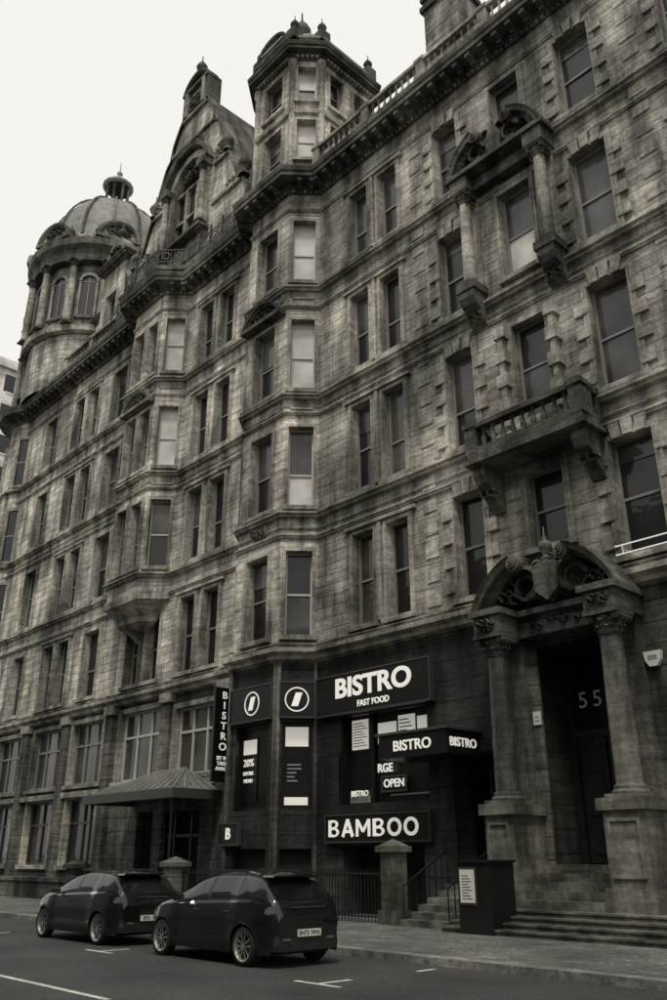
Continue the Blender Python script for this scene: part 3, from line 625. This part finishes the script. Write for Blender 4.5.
tw.lathe((lc[0],lc[1],lc[2]+2.4),[(1.0,0),(1.2,.15),(1.2,.3),(.9,.35),(.8,.7),(.4,1.1),(.15,1.25),(.12,1.45),(.24,1.65),(.12,1.85),(.04,1.95),(.03,2.8),(0,2.8)],16,'lead')
for a in (-.35,-1.25,-2.15):
    pc=Vector((TC[0]+(R0+.25)*math.cos(a),TC[1]+(R0+.25)*math.sin(a))); t=Vector((-math.sin(a),math.cos(a))); Fw=FR(pc-t*1.5,pc+t*1.5)
    segped(tw,Fw,1.5,41.7,3.0,1.4,-1.0,.35,t=.28); tw.box(Fw,.3,2.7,-1.2,.1,41.5,42.4,'trim'); carve(tw,Fw,1.5,42.2,1.6,.9,.2,26)
    for sx in (.1,2.9): p_=Fw(sx,-.1,41.7); finial(tw,p_,.6)
tw.obj(B)
for p0,p1 in (((-53.8,1.2),(-45,1.2)),((-55.5,16),(-55.5,1.8))):
    F=FR(p0,p1); wall(walls,F,0,F.L,0 if p0[0]<-55 else 30,34,[],'wall')
rf.face([(-53.8,1.2,34),(-45,1.2,34),(-45,10,34),(-53.8,10,34)],'lead'); rf.face([(-45,1.2,30),(-45,10,30),(-45,10,34),(-45,1.2,34)],'wall')
for m in (walls,win,trm,orn): m.obj(B)
rf.obj(B)
# ================================================================ SHOP SIGNS
def panel(name,F,u0,u1,n0,n1,z0,z1,mat='sign',edge=True):
    e=empty(name); mb=MB('panel'); mb.box(F,u0,u1,n0,n1,z0,z1,mat)
    if edge:
        for a,b,c,d in ((u0-.04,u1+.04,z1,z1+.05),(u0-.04,u1+.04,z0-.05,z0),(u0-.04,u0,z0,z1),(u1,u1+.04,z0,z1)): mb.box(F,a,b,n0,n1+.03,c,d,'fd')
    mb.obj(e); return e
e=panel('bistro_shop_sign',X0,-22.05,-16.95,.02,.22,6.15,7.4)
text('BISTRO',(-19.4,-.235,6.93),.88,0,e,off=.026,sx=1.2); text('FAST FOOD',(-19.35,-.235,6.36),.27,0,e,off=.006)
Fc=FR(BAY[2],BAY[3])
def stand_in(F,u,z,s,par):
    mb=MB('mark'); mb.arc(F,u,z,0,359,[(s,.14),(s,.16),(s*.9,.16),(s*.9,.14)],'white',24)
    mb.prism(F,[(u-s*.45,z-s*.55),(u+s*.1,z-s*.55),(u+s*.45,z+s*.55),(u-s*.1,z+s*.55)],.14,.165,'white'); mb.obj(par)
e=panel('shop_fascia_sign',Fc,.12,Fc.L-.1,.02,.13,6.2,7.35); stand_in(Fc,Fc.L/2,6.78,.42,e)
e=panel('shop_fascia_sign',Fb,.15,Fb.L-.15,.02,.13,6.2,7.35); stand_in(Fb,Fb.L/2+.1,6.78,.42,e)
e=panel('basement_sign',Fb,-.2,.9,.02,.14,2.15,2.8); text('B',(Fb(.35,.16,2.47)),.5,Fb.ang,e,off=.012)
e=panel('bamboo_sign',X0,-21.6,-17.2,.02,.2,2.2,2.95)
mb=MB('lettering'); lh=.5; zb=2.33; x=-21.45
def stroke(p,q,t=.12):
    dx,dz=q[0]-p[0],q[1]-p[1]; l=math.hypot(dx,dz); a,b=-dz/l*t/2,dx/l*t/2; stroke.k+=1
    mb.prism(X0,[(p[0]+a,p[1]+b),(p[0]-a,p[1]-b),(q[0]-a,q[1]-b),(q[0]+a,q[1]+b)],.2,.222+.0007*(stroke.k%9),'white')
stroke.k=0
def ell(cx,cz,ru,rz,t,a0,a1): 
    stroke.k+=1; n_=.222+.0007*(stroke.k%9)
    mb.arc(X0,cx,cz,a0,a1,[(1,.2),(1,n_),(1-t/ru,n_),(1-t/ru,.2)],'white',18,ru,rz)
for ch in 'BAMBOO':
    if ch=='B':
        stroke((x+.06,zb),(x+.06,zb+lh)); ell(x+.2,zb+lh*.74,.24,lh*.27,.1,-90,90); ell(x+.2,zb+lh*.27,.28,lh*.28,.1,-90,90)
        for z_ in (.04,lh/2,lh-.04): stroke((x+.06,zb+z_),(x+.22,zb+z_),.08)
        x+=.61
    elif ch=='A':
        stroke((x+.05,zb),(x+.27,zb+lh),.11); stroke((x+.49,zb),(x+.27,zb+lh),.11); stroke((x+.14,zb+.15),(x+.4,zb+.15),.08); x+=.63
    elif ch=='M':
        stroke((x+.06,zb),(x+.06,zb+lh),.1); stroke((x+.58,zb),(x+.58,zb+lh),.1); stroke((x+.08,zb+lh-.03),(x+.32,zb+.14),.09); stroke((x+.56,zb+lh-.03),(x+.32,zb+.14),.09); x+=.75
    else:
        ell(x+.28,zb+lh/2,.29,lh/2+.01,.11,0,359.9); x+=.67
mb.obj(e)
e=empty('window_posters'); mb=MB('posters')
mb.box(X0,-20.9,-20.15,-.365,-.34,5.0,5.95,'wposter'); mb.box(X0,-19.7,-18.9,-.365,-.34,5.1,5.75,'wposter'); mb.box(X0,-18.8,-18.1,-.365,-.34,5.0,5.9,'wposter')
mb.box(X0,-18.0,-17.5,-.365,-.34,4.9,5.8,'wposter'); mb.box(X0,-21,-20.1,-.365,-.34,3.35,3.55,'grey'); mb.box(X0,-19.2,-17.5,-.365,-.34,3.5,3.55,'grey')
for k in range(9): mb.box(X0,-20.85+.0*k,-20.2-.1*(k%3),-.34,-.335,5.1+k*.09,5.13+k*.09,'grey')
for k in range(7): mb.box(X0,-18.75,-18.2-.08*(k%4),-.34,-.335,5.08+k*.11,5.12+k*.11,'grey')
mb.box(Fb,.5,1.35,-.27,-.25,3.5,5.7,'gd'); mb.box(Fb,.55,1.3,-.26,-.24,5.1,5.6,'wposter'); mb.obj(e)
text('20%',Fb(.92,-.2,4.8),.36,Fb.ang,e); text('ENTIRE',Fb(.92,-.2,4.45),.18,Fb.ang,e); text('MENU',Fb(.92,-.2,4.2),.18,Fb.ang,e)
text('RGE',(-19.35,.27,4.33),.36,0,e,off=.008); text('BISTRO',(-20.5,.27,3.62),.24,0,e,off=.004)
e=panel('open_sign',X0,-19.5,-18.5,-.34,-.3,3.66,4.05,edge=True); text('OPEN',(-19.0,.285,3.86),.34,0,e,off=.006)
e=empty('awning_sign'); mb=MB('canopy_box'); mb.box(X0,-17.9,-15.35,.02,1.5,4.35,5.0,'sign'); mb.box(X0,-18.0,-15.25,.0,1.56,5.0,5.07,'fd'); mb.obj(e)
text('BISTRO',(-16.6,-1.515,4.66),.4,0,e,off=.006,sx=1.1); text('BISTRO',(-15.335,-.78,4.66),.34,math.pi/2,e,off=.005,sx=1.05)
e=empty('projecting_sign'); mb=MB('panel'); Fv=FR((-27.05,-1.0),(-27.05,-.0))
mb.box(Fv,0,.85,0,.12,4.3,7.75,'sign')
for z in (4.7,7.4): mb.box(Fv,.85,1.05,.03,.09,z,z+.06,'iron')
mb.obj(e)
for i,ch in enumerate('BISTRO'): text(ch,(-26.92,-.58,7.45-.38*i),.38,math.pi/2,e,off=.006,sx=1.1)
text('SIT IN\nTAKE\nAWAY',(-26.92,-.58,4.95),.19,math.pi/2,e,off=.002)
e=empty('entrance_canopy'); mb=MB('roof')
a=[(-33.9,-2.3,4.05),(-27.4,-2.3,4.05),(-27.4,-.02,4.05),(-33.9,-.02,4.05)]; r1,r2=(-31.6,-.3,5.0),(-29.7,-.3,5.0)
mb.face([a[0],a[1],r2,r1],'cglass'); mb.face([a[1],a[2],r2],'cglass'); mb.face([a[3],a[0],r1],'cglass'); mb.face([a[2],a[3],r1,r2],'cglass')
mb.box(X0,-34,-27.3,2.2,2.4,3.72,4.05,'fd'); mb.box(X0,-34,-33.85,.02,2.2,3.72,4.05,'fd'); mb.box(X0,-27.45,-27.3,.02,2.2,3.72,4.05,'fd')
for k in range(13):
    t=k/12; p=Vector(a[0])*(1-t)+Vector(a[1])*t; q=Vector(r1)*(1-t)+Vector(r2)*t
    d=Vector((.03,0,0)); up=Vector((0,0,.05)); mb.face([p-d+up,p+d+up,q+d+up,q-d+up],'grey')
for k in range(5):
    t=k/5; p=Vector(a[1])*(1-t)+Vector(a[2])*t; mb.face([p+Vector((0,-.03,.04)),p+Vector((0,.03,.04)),Vector(r2)+Vector((0,.02,.04))],'grey')
for u in (-33.6,-27.7): mb.lathe((u,-2.1,.12),[(.07,0),(.05,.2),(.05,3.4),(.1,3.6)],10,'iron')
mb.obj(e)
# ================================================================ STREET FURNITURE
def pillar(name,u,n,w,z1,mat='trim'):
    mb=MB(name); mb.box(X0,u-w/2-.07,u+w/2+.07,n-w/2-.07,n+w/2+.07,.12,.45,mat); mb.box(X0,u-w/2,u+w/2,n-w/2,n+w/2,.45,z1-.25,mat)
    mb.box(X0,u-w/2-.1,u+w/2+.1,n-w/2-.1,n+w/2+.1,z1-.25,z1-.1,mat); 
    a=w/2+.05; P=[X0(u+sx*a,n+sy*a,z1-.1) for sx,sy in ((-1,-1),(1,-1),(1,1),(-1,1))]; t=X0(u,n,z1+.08)
    for i in range(4): mb.face([P[i],P[(i+1)%4],t],mat)
    mb.obj()
pillar('stone_pillar',-17.0,1.95,.5,2.12,'column'); pillar('stone_pillar',-27.1,2.2,.6,1.7,'base')
pillar('stone_pillar',-34.2,2.2,.6,1.6,'base')
mb=MB('iron_railing')
for p0,p1,zt in (((-22.6,-2.0),(-17.4,-2.0),1.35),((-27,-2.1),(-22.9,-2.1),1.3)):
    F=FR(p0,p1); mb.box(F,0,F.L,-.02,.02,zt-.05,zt,'iron'); mb.box(F,0,F.L,-.02,.02,.25,.29,'iron'); n=int(F.L/.13)
    for i in range(n+1): u=i*F.L/n; mb.box(F,u-.012,u+.012,-.012,.012,.12,zt+.1,'iron')
mb.obj()
mb=MB('handrail')
for u in (-16.45,-14.95):
    mb.face([X0(u-.02,2.2,1.05),X0(u+.02,2.2,1.05),X0(u+.02,.3,2.0),X0(u-.02,.3,2.0)],'iron'); mb.face([X0(u,2.2,1.0),X0(u,2.2,1.05),X0(u,.3,2.0),X0(u,.3,1.95)],'iron')
    for k in range(8): n_=2.2-k*.26; mb.box(X0,u-.012,u+.012,n_-.012,n_+.012,.15+k*.12,1.02+k*.13,'iron')
mb.obj()
mb=MB('menu_board'); u=-14.0
mb.box(X0,u,u+.95,2.05,2.95,.12,1.62,'black'); mb.box(X0,u-.05,u+1.0,2.0,3.0,1.62,1.68,'black')
mb.box(X0,u+.05,u+.55,2.95,2.98,.72,1.52,'fd'); mb.box(X0,u+.09,u+.51,2.98,2.995,.77,1.47,'wplain')
for k in range(9): mb.box(X0,u+.15,u+.44-.05*(k%3),2.995,3.0,.85+k*.06,.865+k*.06,'fd')
mb.obj()
mb=MB('low_wall'); mb.box(X0,-53,-35,1.7,2.0,.12,.8,'base'); mb.box(X0,-53.1,-34.9,1.62,2.08,.8,.95,'base'); mb.obj()
e=empty('alarm_box'); mb=MB('case'); q=-.42; mb.prism(X0,[(-9.6+q,6.2),(-9.5+q,6.05),(-9.3+q,6.05),(-9.2+q,6.2),(-9.17+q,6.42),(-9.63+q,6.42)],.02,.15,'wplain'); mb.box(X0,-9.52+q,-9.28+q,.15,.153,6.2,6.32,'grey'); mb.obj(e)
mb=MB('wall_plaque'); mb.box(X0,-13.42,-13.18,.11,.14,5.0,5.35,'wplain'); mb.box(X0,-13.38,-13.22,.14,.143,5.08,5.12,'grey'); mb.box(X0,-13.38,-13.24,.14,.143,5.18,5.22,'grey'); mb.obj()
mb=MB('floodlight_bar');  # floodlight bar: glowing white tubes on wall arms
for z in (8.75,8.98): mb.box(X0,-10.0,-6.0,.9,.93,z,z+.025,'white')
for u in (-9.8,-8.4,-7.0): mb.box(X0,u-.015,u+.015,.0,.9,8.86,8.89,'wplain'); mb.box(X0,u-.015,u+.015,.9,.935,8.777,8.98,'wplain')
mb.obj()
# ================================================================ GROUND
def groundmat(name,v,scale,tile=None,speck=.3):
    m,nt,b=newmat(name); N=nt.nodes; L=nt.links; tc=N.new('ShaderNodeTexCoord')
    n1=N.new('ShaderNodeTexNoise'); n1.inputs['Scale'].default_value=scale; n1.inputs['Detail'].default_value=8; n1.inputs['Roughness'].default_value=.75
    n2=N.new('ShaderNodeTexNoise'); n2.inputs['Scale'].default_value=.5; n2.inputs['Detail'].default_value=5
    L.new(tc.outputs['Object'],n1.inputs[0]); L.new(tc.outputs['Object'],n2.inputs[0])
    def mr(s,a,c,d,e):
        r=N.new('ShaderNodeMapRange'); L.new(s,r.inputs[0]); r.inputs[1].default_value=a; r.inputs[2].default_value=c; r.inputs[3].default_value=d; r.inputs[4].default_value=e; return r.outputs[0]
    def mu(a,c,op='MULTIPLY'):
        q=N.new('ShaderNodeMath'); q.operation=op
        for i,x in enumerate((a,c)):
            if isinstance(x,(int,float)): q.inputs[i].default_value=x
            else: L.new(x,q.inputs[i])
        return q.outputs[0]
    val=mu(mu(mr(n1.outputs['Fac'],.35,.65,.45,1.6),mr(n2.outputs['Fac'],.3,.7,.6,1.4)),v)
    h=n1.outputs['Fac']
    if tile:
        br=N.new('ShaderNodeTexBrick'); L.new(tc.outputs['Object'],br.inputs['Vector']); br.inputs['Scale'].default_value=1; br.inputs['Brick Width'].default_value=tile[0]; br.inputs['Row Height'].default_value=tile[1]
        br.inputs['Mortar Size'].default_value=.008; br.inputs['Color1'].default_value=(.75,)*3+(1,); br.inputs['Color2'].default_value=(1.2,)*3+(1,); br.inputs['Mortar'].default_value=(.35,)*3+(1,)
        val=mu(val,br.outputs['Color'])
    if speck:
        vo=N.new('ShaderNodeTexVoronoi'); vo.inputs['Scale'].default_value=5; L.new(tc.outputs['Object'],vo.inputs[0])
        sp=mr(vo.outputs['Distance'],.12,.2,1,0); msk=mr(n2.outputs['Fac'],.42,.55,0,1)
        val=mu(val,mu(mu(sp,msk),speck),'ADD')
    cc=N.new('ShaderNodeCombineColor'); L.new(mu(val,1.03),cc.inputs[0]); L.new(mu(val,.985),cc.inputs[1]); L.new(mu(val,.9),cc.inputs[2]); L.new(cc.outputs[0],b.inputs['Base Color'])
    b.inputs['Roughness'].default_value=.8
    bp=N.new('ShaderNodeBump'); bp.inputs['Strength'].default_value=.5; bp.inputs['Distance'].default_value=.02; L.new(h,bp.inputs['Height']); L.new(bp.outputs['Normal'],b.inputs['Normal'])
    return m
M['ground']=groundmat('ground_tarmac',.05,6,None,0); M['asphalt']=groundmat('asphalt',.045,16,None,.0); M['paving']=groundmat('paving',.12,9,(.6,.45),.3); M['kerb']=groundmat('kerb_granite',.2,5,(.9,5),0)
M['paint']=simple('road_paint',.6,.7,noise=6)
MI=list(M.keys())
mb=MB('ground'); mb.face([(-900,-900,0),(900,-900,0),(900,900,0),(-900,900,0)],'ground'); mb.obj()
mb=MB('road'); mb.face([(-300,-17.5,.004),(200,-17.5,.004),(200,-7.35,.004),(-300,-7.35,.004)],'asphalt'); mb.obj()
mb=MB('pavement'); mb.box(X0,-62,120,-12,7.0,0,.12,'paving'); mb.obj()
mb=MB('pavement'); mb.box(X0,-300,200,17.8,26,0,.12,'paving'); mb.obj()
mb=MB('kerb'); mb.box(X0,-62,120,7.0,7.32,0,.125,'kerb'); mb.obj()
mb=MB('kerb'); mb.box(X0,-300,200,17.5,17.8,0,.125,'kerb'); mb.obj()
mb=MB('road_markings'); z=.008
def mark(x0,x1,y0,y1): mb.face([(x0,y0,z),(x1,y0,z),(x1,y1,z),(x0,y1,z)],'paint')
for i in range(-8,8): mark(-15.6+i*9,-11.4+i*9,-13.47,-13.36)
for x in (-10.65,-17.15,-22.9): mark(x-.05,x+.05,-10.35,-9.7); mark(x-.5,x+.5,-10.45,-10.35); mark(x-.05,x+.05,-8.2,-7.75)
mb.obj()
# ================================================================ NEIGHBOURS
def block(name,x0,x1,y0,y1,h,v,face,band=False,storey=3.6):
    key=name+str(len(M)); M[key]=simple(key+'_cladding',v,.7,noise=.6); MI.append(key)
    mb=MB(name); mb.box(X0,x0,x1,-y1,-y0,0,h,key)
    segs={'E':((x1,y0),(x1,y1)),'N':((x1,y1),(x0,y1)),'S':((x0,y0),(x1,y0))}
    for s in face:
        F=FR(*segs[s]); z=1.5
        while z<h-2.5:
            n=int(F.L/2.6)
            for i in range(n):
                u=(i+.5)*F.L/n; mb.box(F,u-.95 if band else u-.65,u+.95 if band else u+.65,-.1,.03,z,z+1.9,'gd'); mb.box(F,u-.75,u+.75,.0,.1,z-.14,z-.02,key)
            z+=storey
        mb.box(F,-.2,F.L+.2,0,.4,h-.6,h+.3,key)
    mb.obj()
block('office_building',-105,-76,3,60,47.5,.75,'ES',True,3.3)
block('office_building',-70,-20,-42,-26,21,.2,'N'); block('office_building',-19.5,40,-42,-26,19,.25,'N')  # unseen opposite row, made taller to darken lower panes and facade
# ================================================================ CARS
def interp(P,x):
    if x<=P[0][0]: return P[0][1]
    for (a,va),(b,vb) in zip(P[:-1],P[1:]):
        if x<=b:
            t=(x-a)/(b-a); return va+(vb-va)*t
    return P[-1][1]
def smooth(P,x,w=.04): return sum(interp(P,x+d*w) for d in (-1,-.5,0,.5,1))/5
M['car']=simple('car_paint_black',.005,.4,coat=1,spec=.2)
M['cwin']=glass('car_glass',.004,bump=0,rough=.01,coat=.9,spec=.1); M['tyre']=simple('tyre_rubber',.01,.85); M['alloy']=simple('alloy',.4,.35,metal=.6); M['tail']=simple('tail_lamp',.11,.12,coat=1); M['plate']=simple('number_plate',.75,.4); M['head']=simple('head_lamp',.5,.08,coat=1); M['plast']=simple('car_plastic',.012,.6)
M['chrome']=simple('chrome_trim',.6,.15,metal=1)
MI=list(M.keys())
def car(name,xr,yn,plate,h=1.0):
    L=4.08; e=empty(name)
    zt=[(0,.70),(.02,.90),(.06,1.0),(.13,1.06),(.50,1.38),(.64,1.44),(.9,1.475),(1.4,1.505),(1.9,1.49),(2.3,1.40),(3.05,1.03),(3.2,.985),(3.7,.88),(3.92,.76),(4.08,.50)]
    zb=[(0,.66),(.05,.86),(.15,.99),(.6,1.01),(3.0,.92),(3.3,.90),(3.8,.78),(3.98,.66),(4.08,.46)]
    wd=[(0,.66),(.04,.74),(.14,.82),(.35,.87),(1,.885),(3.0,.88),(3.5,.85),(3.8,.76),(3.98,.62),(4.08,.46)]
    xs=sorted(set([0,.003,.01,.02,.03,.045,.06]+[.08+i*.02 for i in range(194)]+[3.96+i*.012 for i in range(11)])); xs=[x for x in xs if x<=L]
    aw=(.74,3.32); rw=.36
    def ring(x):
        t=smooth(zt,x,.05); t=t if t<.9 else .9+(t-.9)*h; b=min(smooth(zb,x,.04),t-.008); w=smooth(wd,x,.05)
        zl=.2 if .1<x<3.95 else .26
        fl=0
        for c in aw:
            d=rw*rw-(x-c)**2
            if d>0: zl=max(zl,.31+math.sqrt(d))
            fl=max(fl,math.exp(-((x-c)/.42)**4))
        zl=min(zl,b-.05); pts=[]
        for i in range(21):
            s=i/20; z=zl+(b-zl)*s; za=(z-.2)/.8
            y=w-.05*max(0,.2-za)/.2*.8
            y-=.085*max(0,(za-.6)/.4)**1.3*(1-.3*fl)
            y-=.03*math.exp(-((za-.36)/.13)**2)*(1-fl)
            y+=.022*fl*math.exp(-((za-.5)/.25)**2)
            pts.append((y,z))
        y0=pts[-1][0]; gh=t-b; zr=b+gh*.86; yr=max(.1,y0-.025-(zr-b)*.46)
        for i in range(1,11):
            s=i/10; pts.append((y0+(yr-y0)*(s**1.12)-(.012 if i==1 and gh>.2 else 0),b+(zr-b)*s))
        for i in range(1,11):
            s=(i/10); y=yr*(1-s); pts.append((y,t-(t-zr)*(abs(y/yr))**2.8))
        return pts
    R=[ring(x) for x in xs]; K=len(R[0]); J=20
    mb=MB('body')
    def P(x,y,z): return (xr-x,yn+.88+y,z)
    for side in (-1,1):
        base=len(mb.v)
        for x,r in zip(xs,R): mb.v+=[P(x,side*y,z) for y,z in r]
        for i in range(len(xs)-1):
            x=(xs[i]+xs[i+1])/2
            for k in range(K-1):
                z=(R[i][k][1]+R[i][k+1][1])/2; y=(R[i][k][0]+R[i][k+1][0])/2; m='car'
                if k<J:
                    if z<.33 or math.hypot(x-min(aw,key=lambda c:abs(x-c)),z-.31)<rw+.04: m='plast'
                    if x<.24 and .80+x*.2<z<.93: m='tail'
                    if x>3.6 and .60<z<.76 and y>.4: m='head'
                    if x<.06 and z<.5: m='plast'
                    for xd in (1.02,1.95,2.92):
                        if abs(x-xd)<.011 and z>.36: m='bin'
                elif k<J+10:
                    s=(k-J)/10; top=R[i][J+10][1]; bot=R[i][J][1]
                    if .1<s<.92 and top-bot>.12 and .66+.35*s<x<2.95-.72*s: m='cwin'
                    if k==J and .66<x<2.95: m='chrome'
                    if m=='cwin' and (abs(x-1.95)<.045 or abs(x-1.05)<.03): m='black'
                else:
                    if 2.33<x<3.06 and y<R[i][J+10][0]*.95: m='cwin'
                    if .15<x<.5 and y<R[i][J+10][0]*.9: m='cwin'
                mb.f.append((base+i*K+k,base+i*K+k+1,base+(i+1)*K+k+1,base+(i+1)*K+k)); mb.m.append(MI.index(m)); mb.sm.append(True)
    for idx in (0,-1):
        x=xs[idx]; r=R[idx]
        for k in range(K-1):
            z=(r[k][1]+r[k+1][1])/2
            mb.face([P(x,-r[k][0],r[k][1]),P(x,r[k][0],r[k][1]),P(x,r[k+1][0],r[k+1][1]),P(x,-r[k+1][0],r[k+1][1])],'plast' if z<.46 else 'car')
    Fq=lambda u,n,z: P(u,n,z)
    mb.box(Fq,.15,3.9,-.6,.6,.2,.5,'bin'); mb.box(Fq,.3,3.8,-.8,.8,.22,.3,'bin')
    for c in aw:
        for sd in (-1,1):
            rows=[[P(c+.36*math.cos(t*math.pi/10),sd*yy,.3+.36*math.sin(t*math.pi/10)) for t in range(11)] for yy in (.86,.55)]; mb.grid(rows,'bin',True)
    zr_=.9+(1.44-.9)*h
    mb.prism(lambda n,u,z: P(u,n,z),[(-.54,zr_-.04),(.54,zr_-.04),(.5,zr_-.005),(-.5,zr_-.005)],.36,.66,'car')
    for sd in (-1,1):
        mb.box(Fq,.95,2.2,sd*.56-.012,sd*.56+.012,.9+.59*h,.9+.62*h,'chrome')
        lo_,hi_=(.86,1.0) if sd>0 else (-1.0,-.86)
        mb.prism(lambda u,n,z:P(u,n,z),[(2.58,.98),(2.62,1.08),(2.74,1.09),(2.82,1.02),(2.78,.97)],lo_,hi_,'car')
        for xx in (1.15,2.1): mb.box(Fq,xx,xx+.17,sd*.862-.015,sd*.862+.015,.84,.86,'chrome')
        mb.box(Fq,-.012,.02,sd*.5-.08,sd*.5+.08,.42,.46,'tail')
    mb.box(Fq,-.015,.05,-.45,.45,.26,.36,'plast'); mb.box(Fq,.012,.06,-.4,.4,.925,.94,'chrome')
    mb.box(Fq,-.03,.01,-.26,.26,.475,.585,'plate')
    mb.obj(e)
    wh=MB('wheels')
    for c in aw:
        for sd in (-1,1):
            cy=sd*.775
            def W(r,a,y): return P(c+r*math.cos(a),cy+sd*y,.315+r*math.sin(a))
            prof=[(.2,-.1),(.29,-.1),(.315,-.07),(.315,.07),(.295,.1),(.235,.105)]
            wh.grid([[W(r,2*math.pi*k/28,y) for k in range(28)] for r,y in prof],'tyre',True,True)
            wh.grid([[W(r,2*math.pi*k/28,y) for k in range(28)] for r,y in ((.235,.105),(.22,.1),(.21,.03))],'alloy',True,True)
            wh.face([W(.21,2*math.pi*k/20,.03) for k in range(20)],'bin')
            for k in range(5):
                for dd in (-1,1):
                    a=2*math.pi*k/5+.3
                    wh.face([W(.05,a+dd*.5-.25,.075),W(.217,a+dd*.24-.07,.095),W(.217,a+dd*.24+.07,.095),W(.05,a+dd*.5+.25,.075)],'alloy')
            wh.face([W(.055,2*math.pi*k/12,.09) for k in range(12)],'alloy')
    wh.obj(e)
    text(plate,(xr+.034,yn+.88,.53),.105,math.pi/2,e,'black','plate_lettering',ext=.002,off=.001)
    return e
car('parked_car',-12.38,-9.92,'SH73 WHL',1.0); car('parked_car',-17.65,-9.82,'SF21 XKB',.94)
# ================================================================ WORLD, SUN, CAMERA
w=bpy.data.worlds.new('World'); scene.world=w; w.use_nodes=True; nt=w.node_tree; bg=nt.nodes['Background']
sky=nt.nodes.new('ShaderNodeTexSky'); sky.sky_type='NISHITA'; sky.sun_disc=False; sky.sun_elevation=math.radians(60); sky.sun_rotation=math.radians(141); sky.dust_density=4
hs=nt.nodes.new('ShaderNodeHueSaturation'); hs.inputs['Saturation'].default_value=0; mx=nt.nodes.new('ShaderNodeMix'); mx.data_type='RGBA'; mx.inputs['Factor'].default_value=.85
mx.inputs['B'].default_value=(10.3,10.15,9.7,1)
nt.links.new(sky.outputs[0],hs.inputs['Color']); nt.links.new(hs.outputs[0],mx.inputs['A']); nt.links.new(mx.outputs['Result'],bg.inputs['Color']); bg.inputs['Strength'].default_value=.1
s=bpy.data.lights.new('sun','SUN'); s.energy=1.5; s.angle=math.radians(10); s.color=(1,.97,.91); so=bpy.data.objects.new('sun',s); scene.collection.objects.link(so)
d=Vector((.5,-.62,1.38)); so.rotation_euler=d.to_track_quat('Z','Y').to_euler()
cd=bpy.data.cameras.new('camera'); cam=bpy.data.objects.new('camera',cd); scene.collection.objects.link(cam); scene.camera=cam
cam.location=(0,-20,1.72); pitch=math.atan(358/850); yaw=math.radians(137-90)
cam.rotation_euler=(math.pi/2+pitch,0,yaw); cd.sensor_fit='VERTICAL'; cd.sensor_height=36; cd.lens=30.6; cd.clip_end=3000
scene.view_settings.view_transform='Standard'; scene.view_settings.look='None'; scene.view_settings.exposure=0
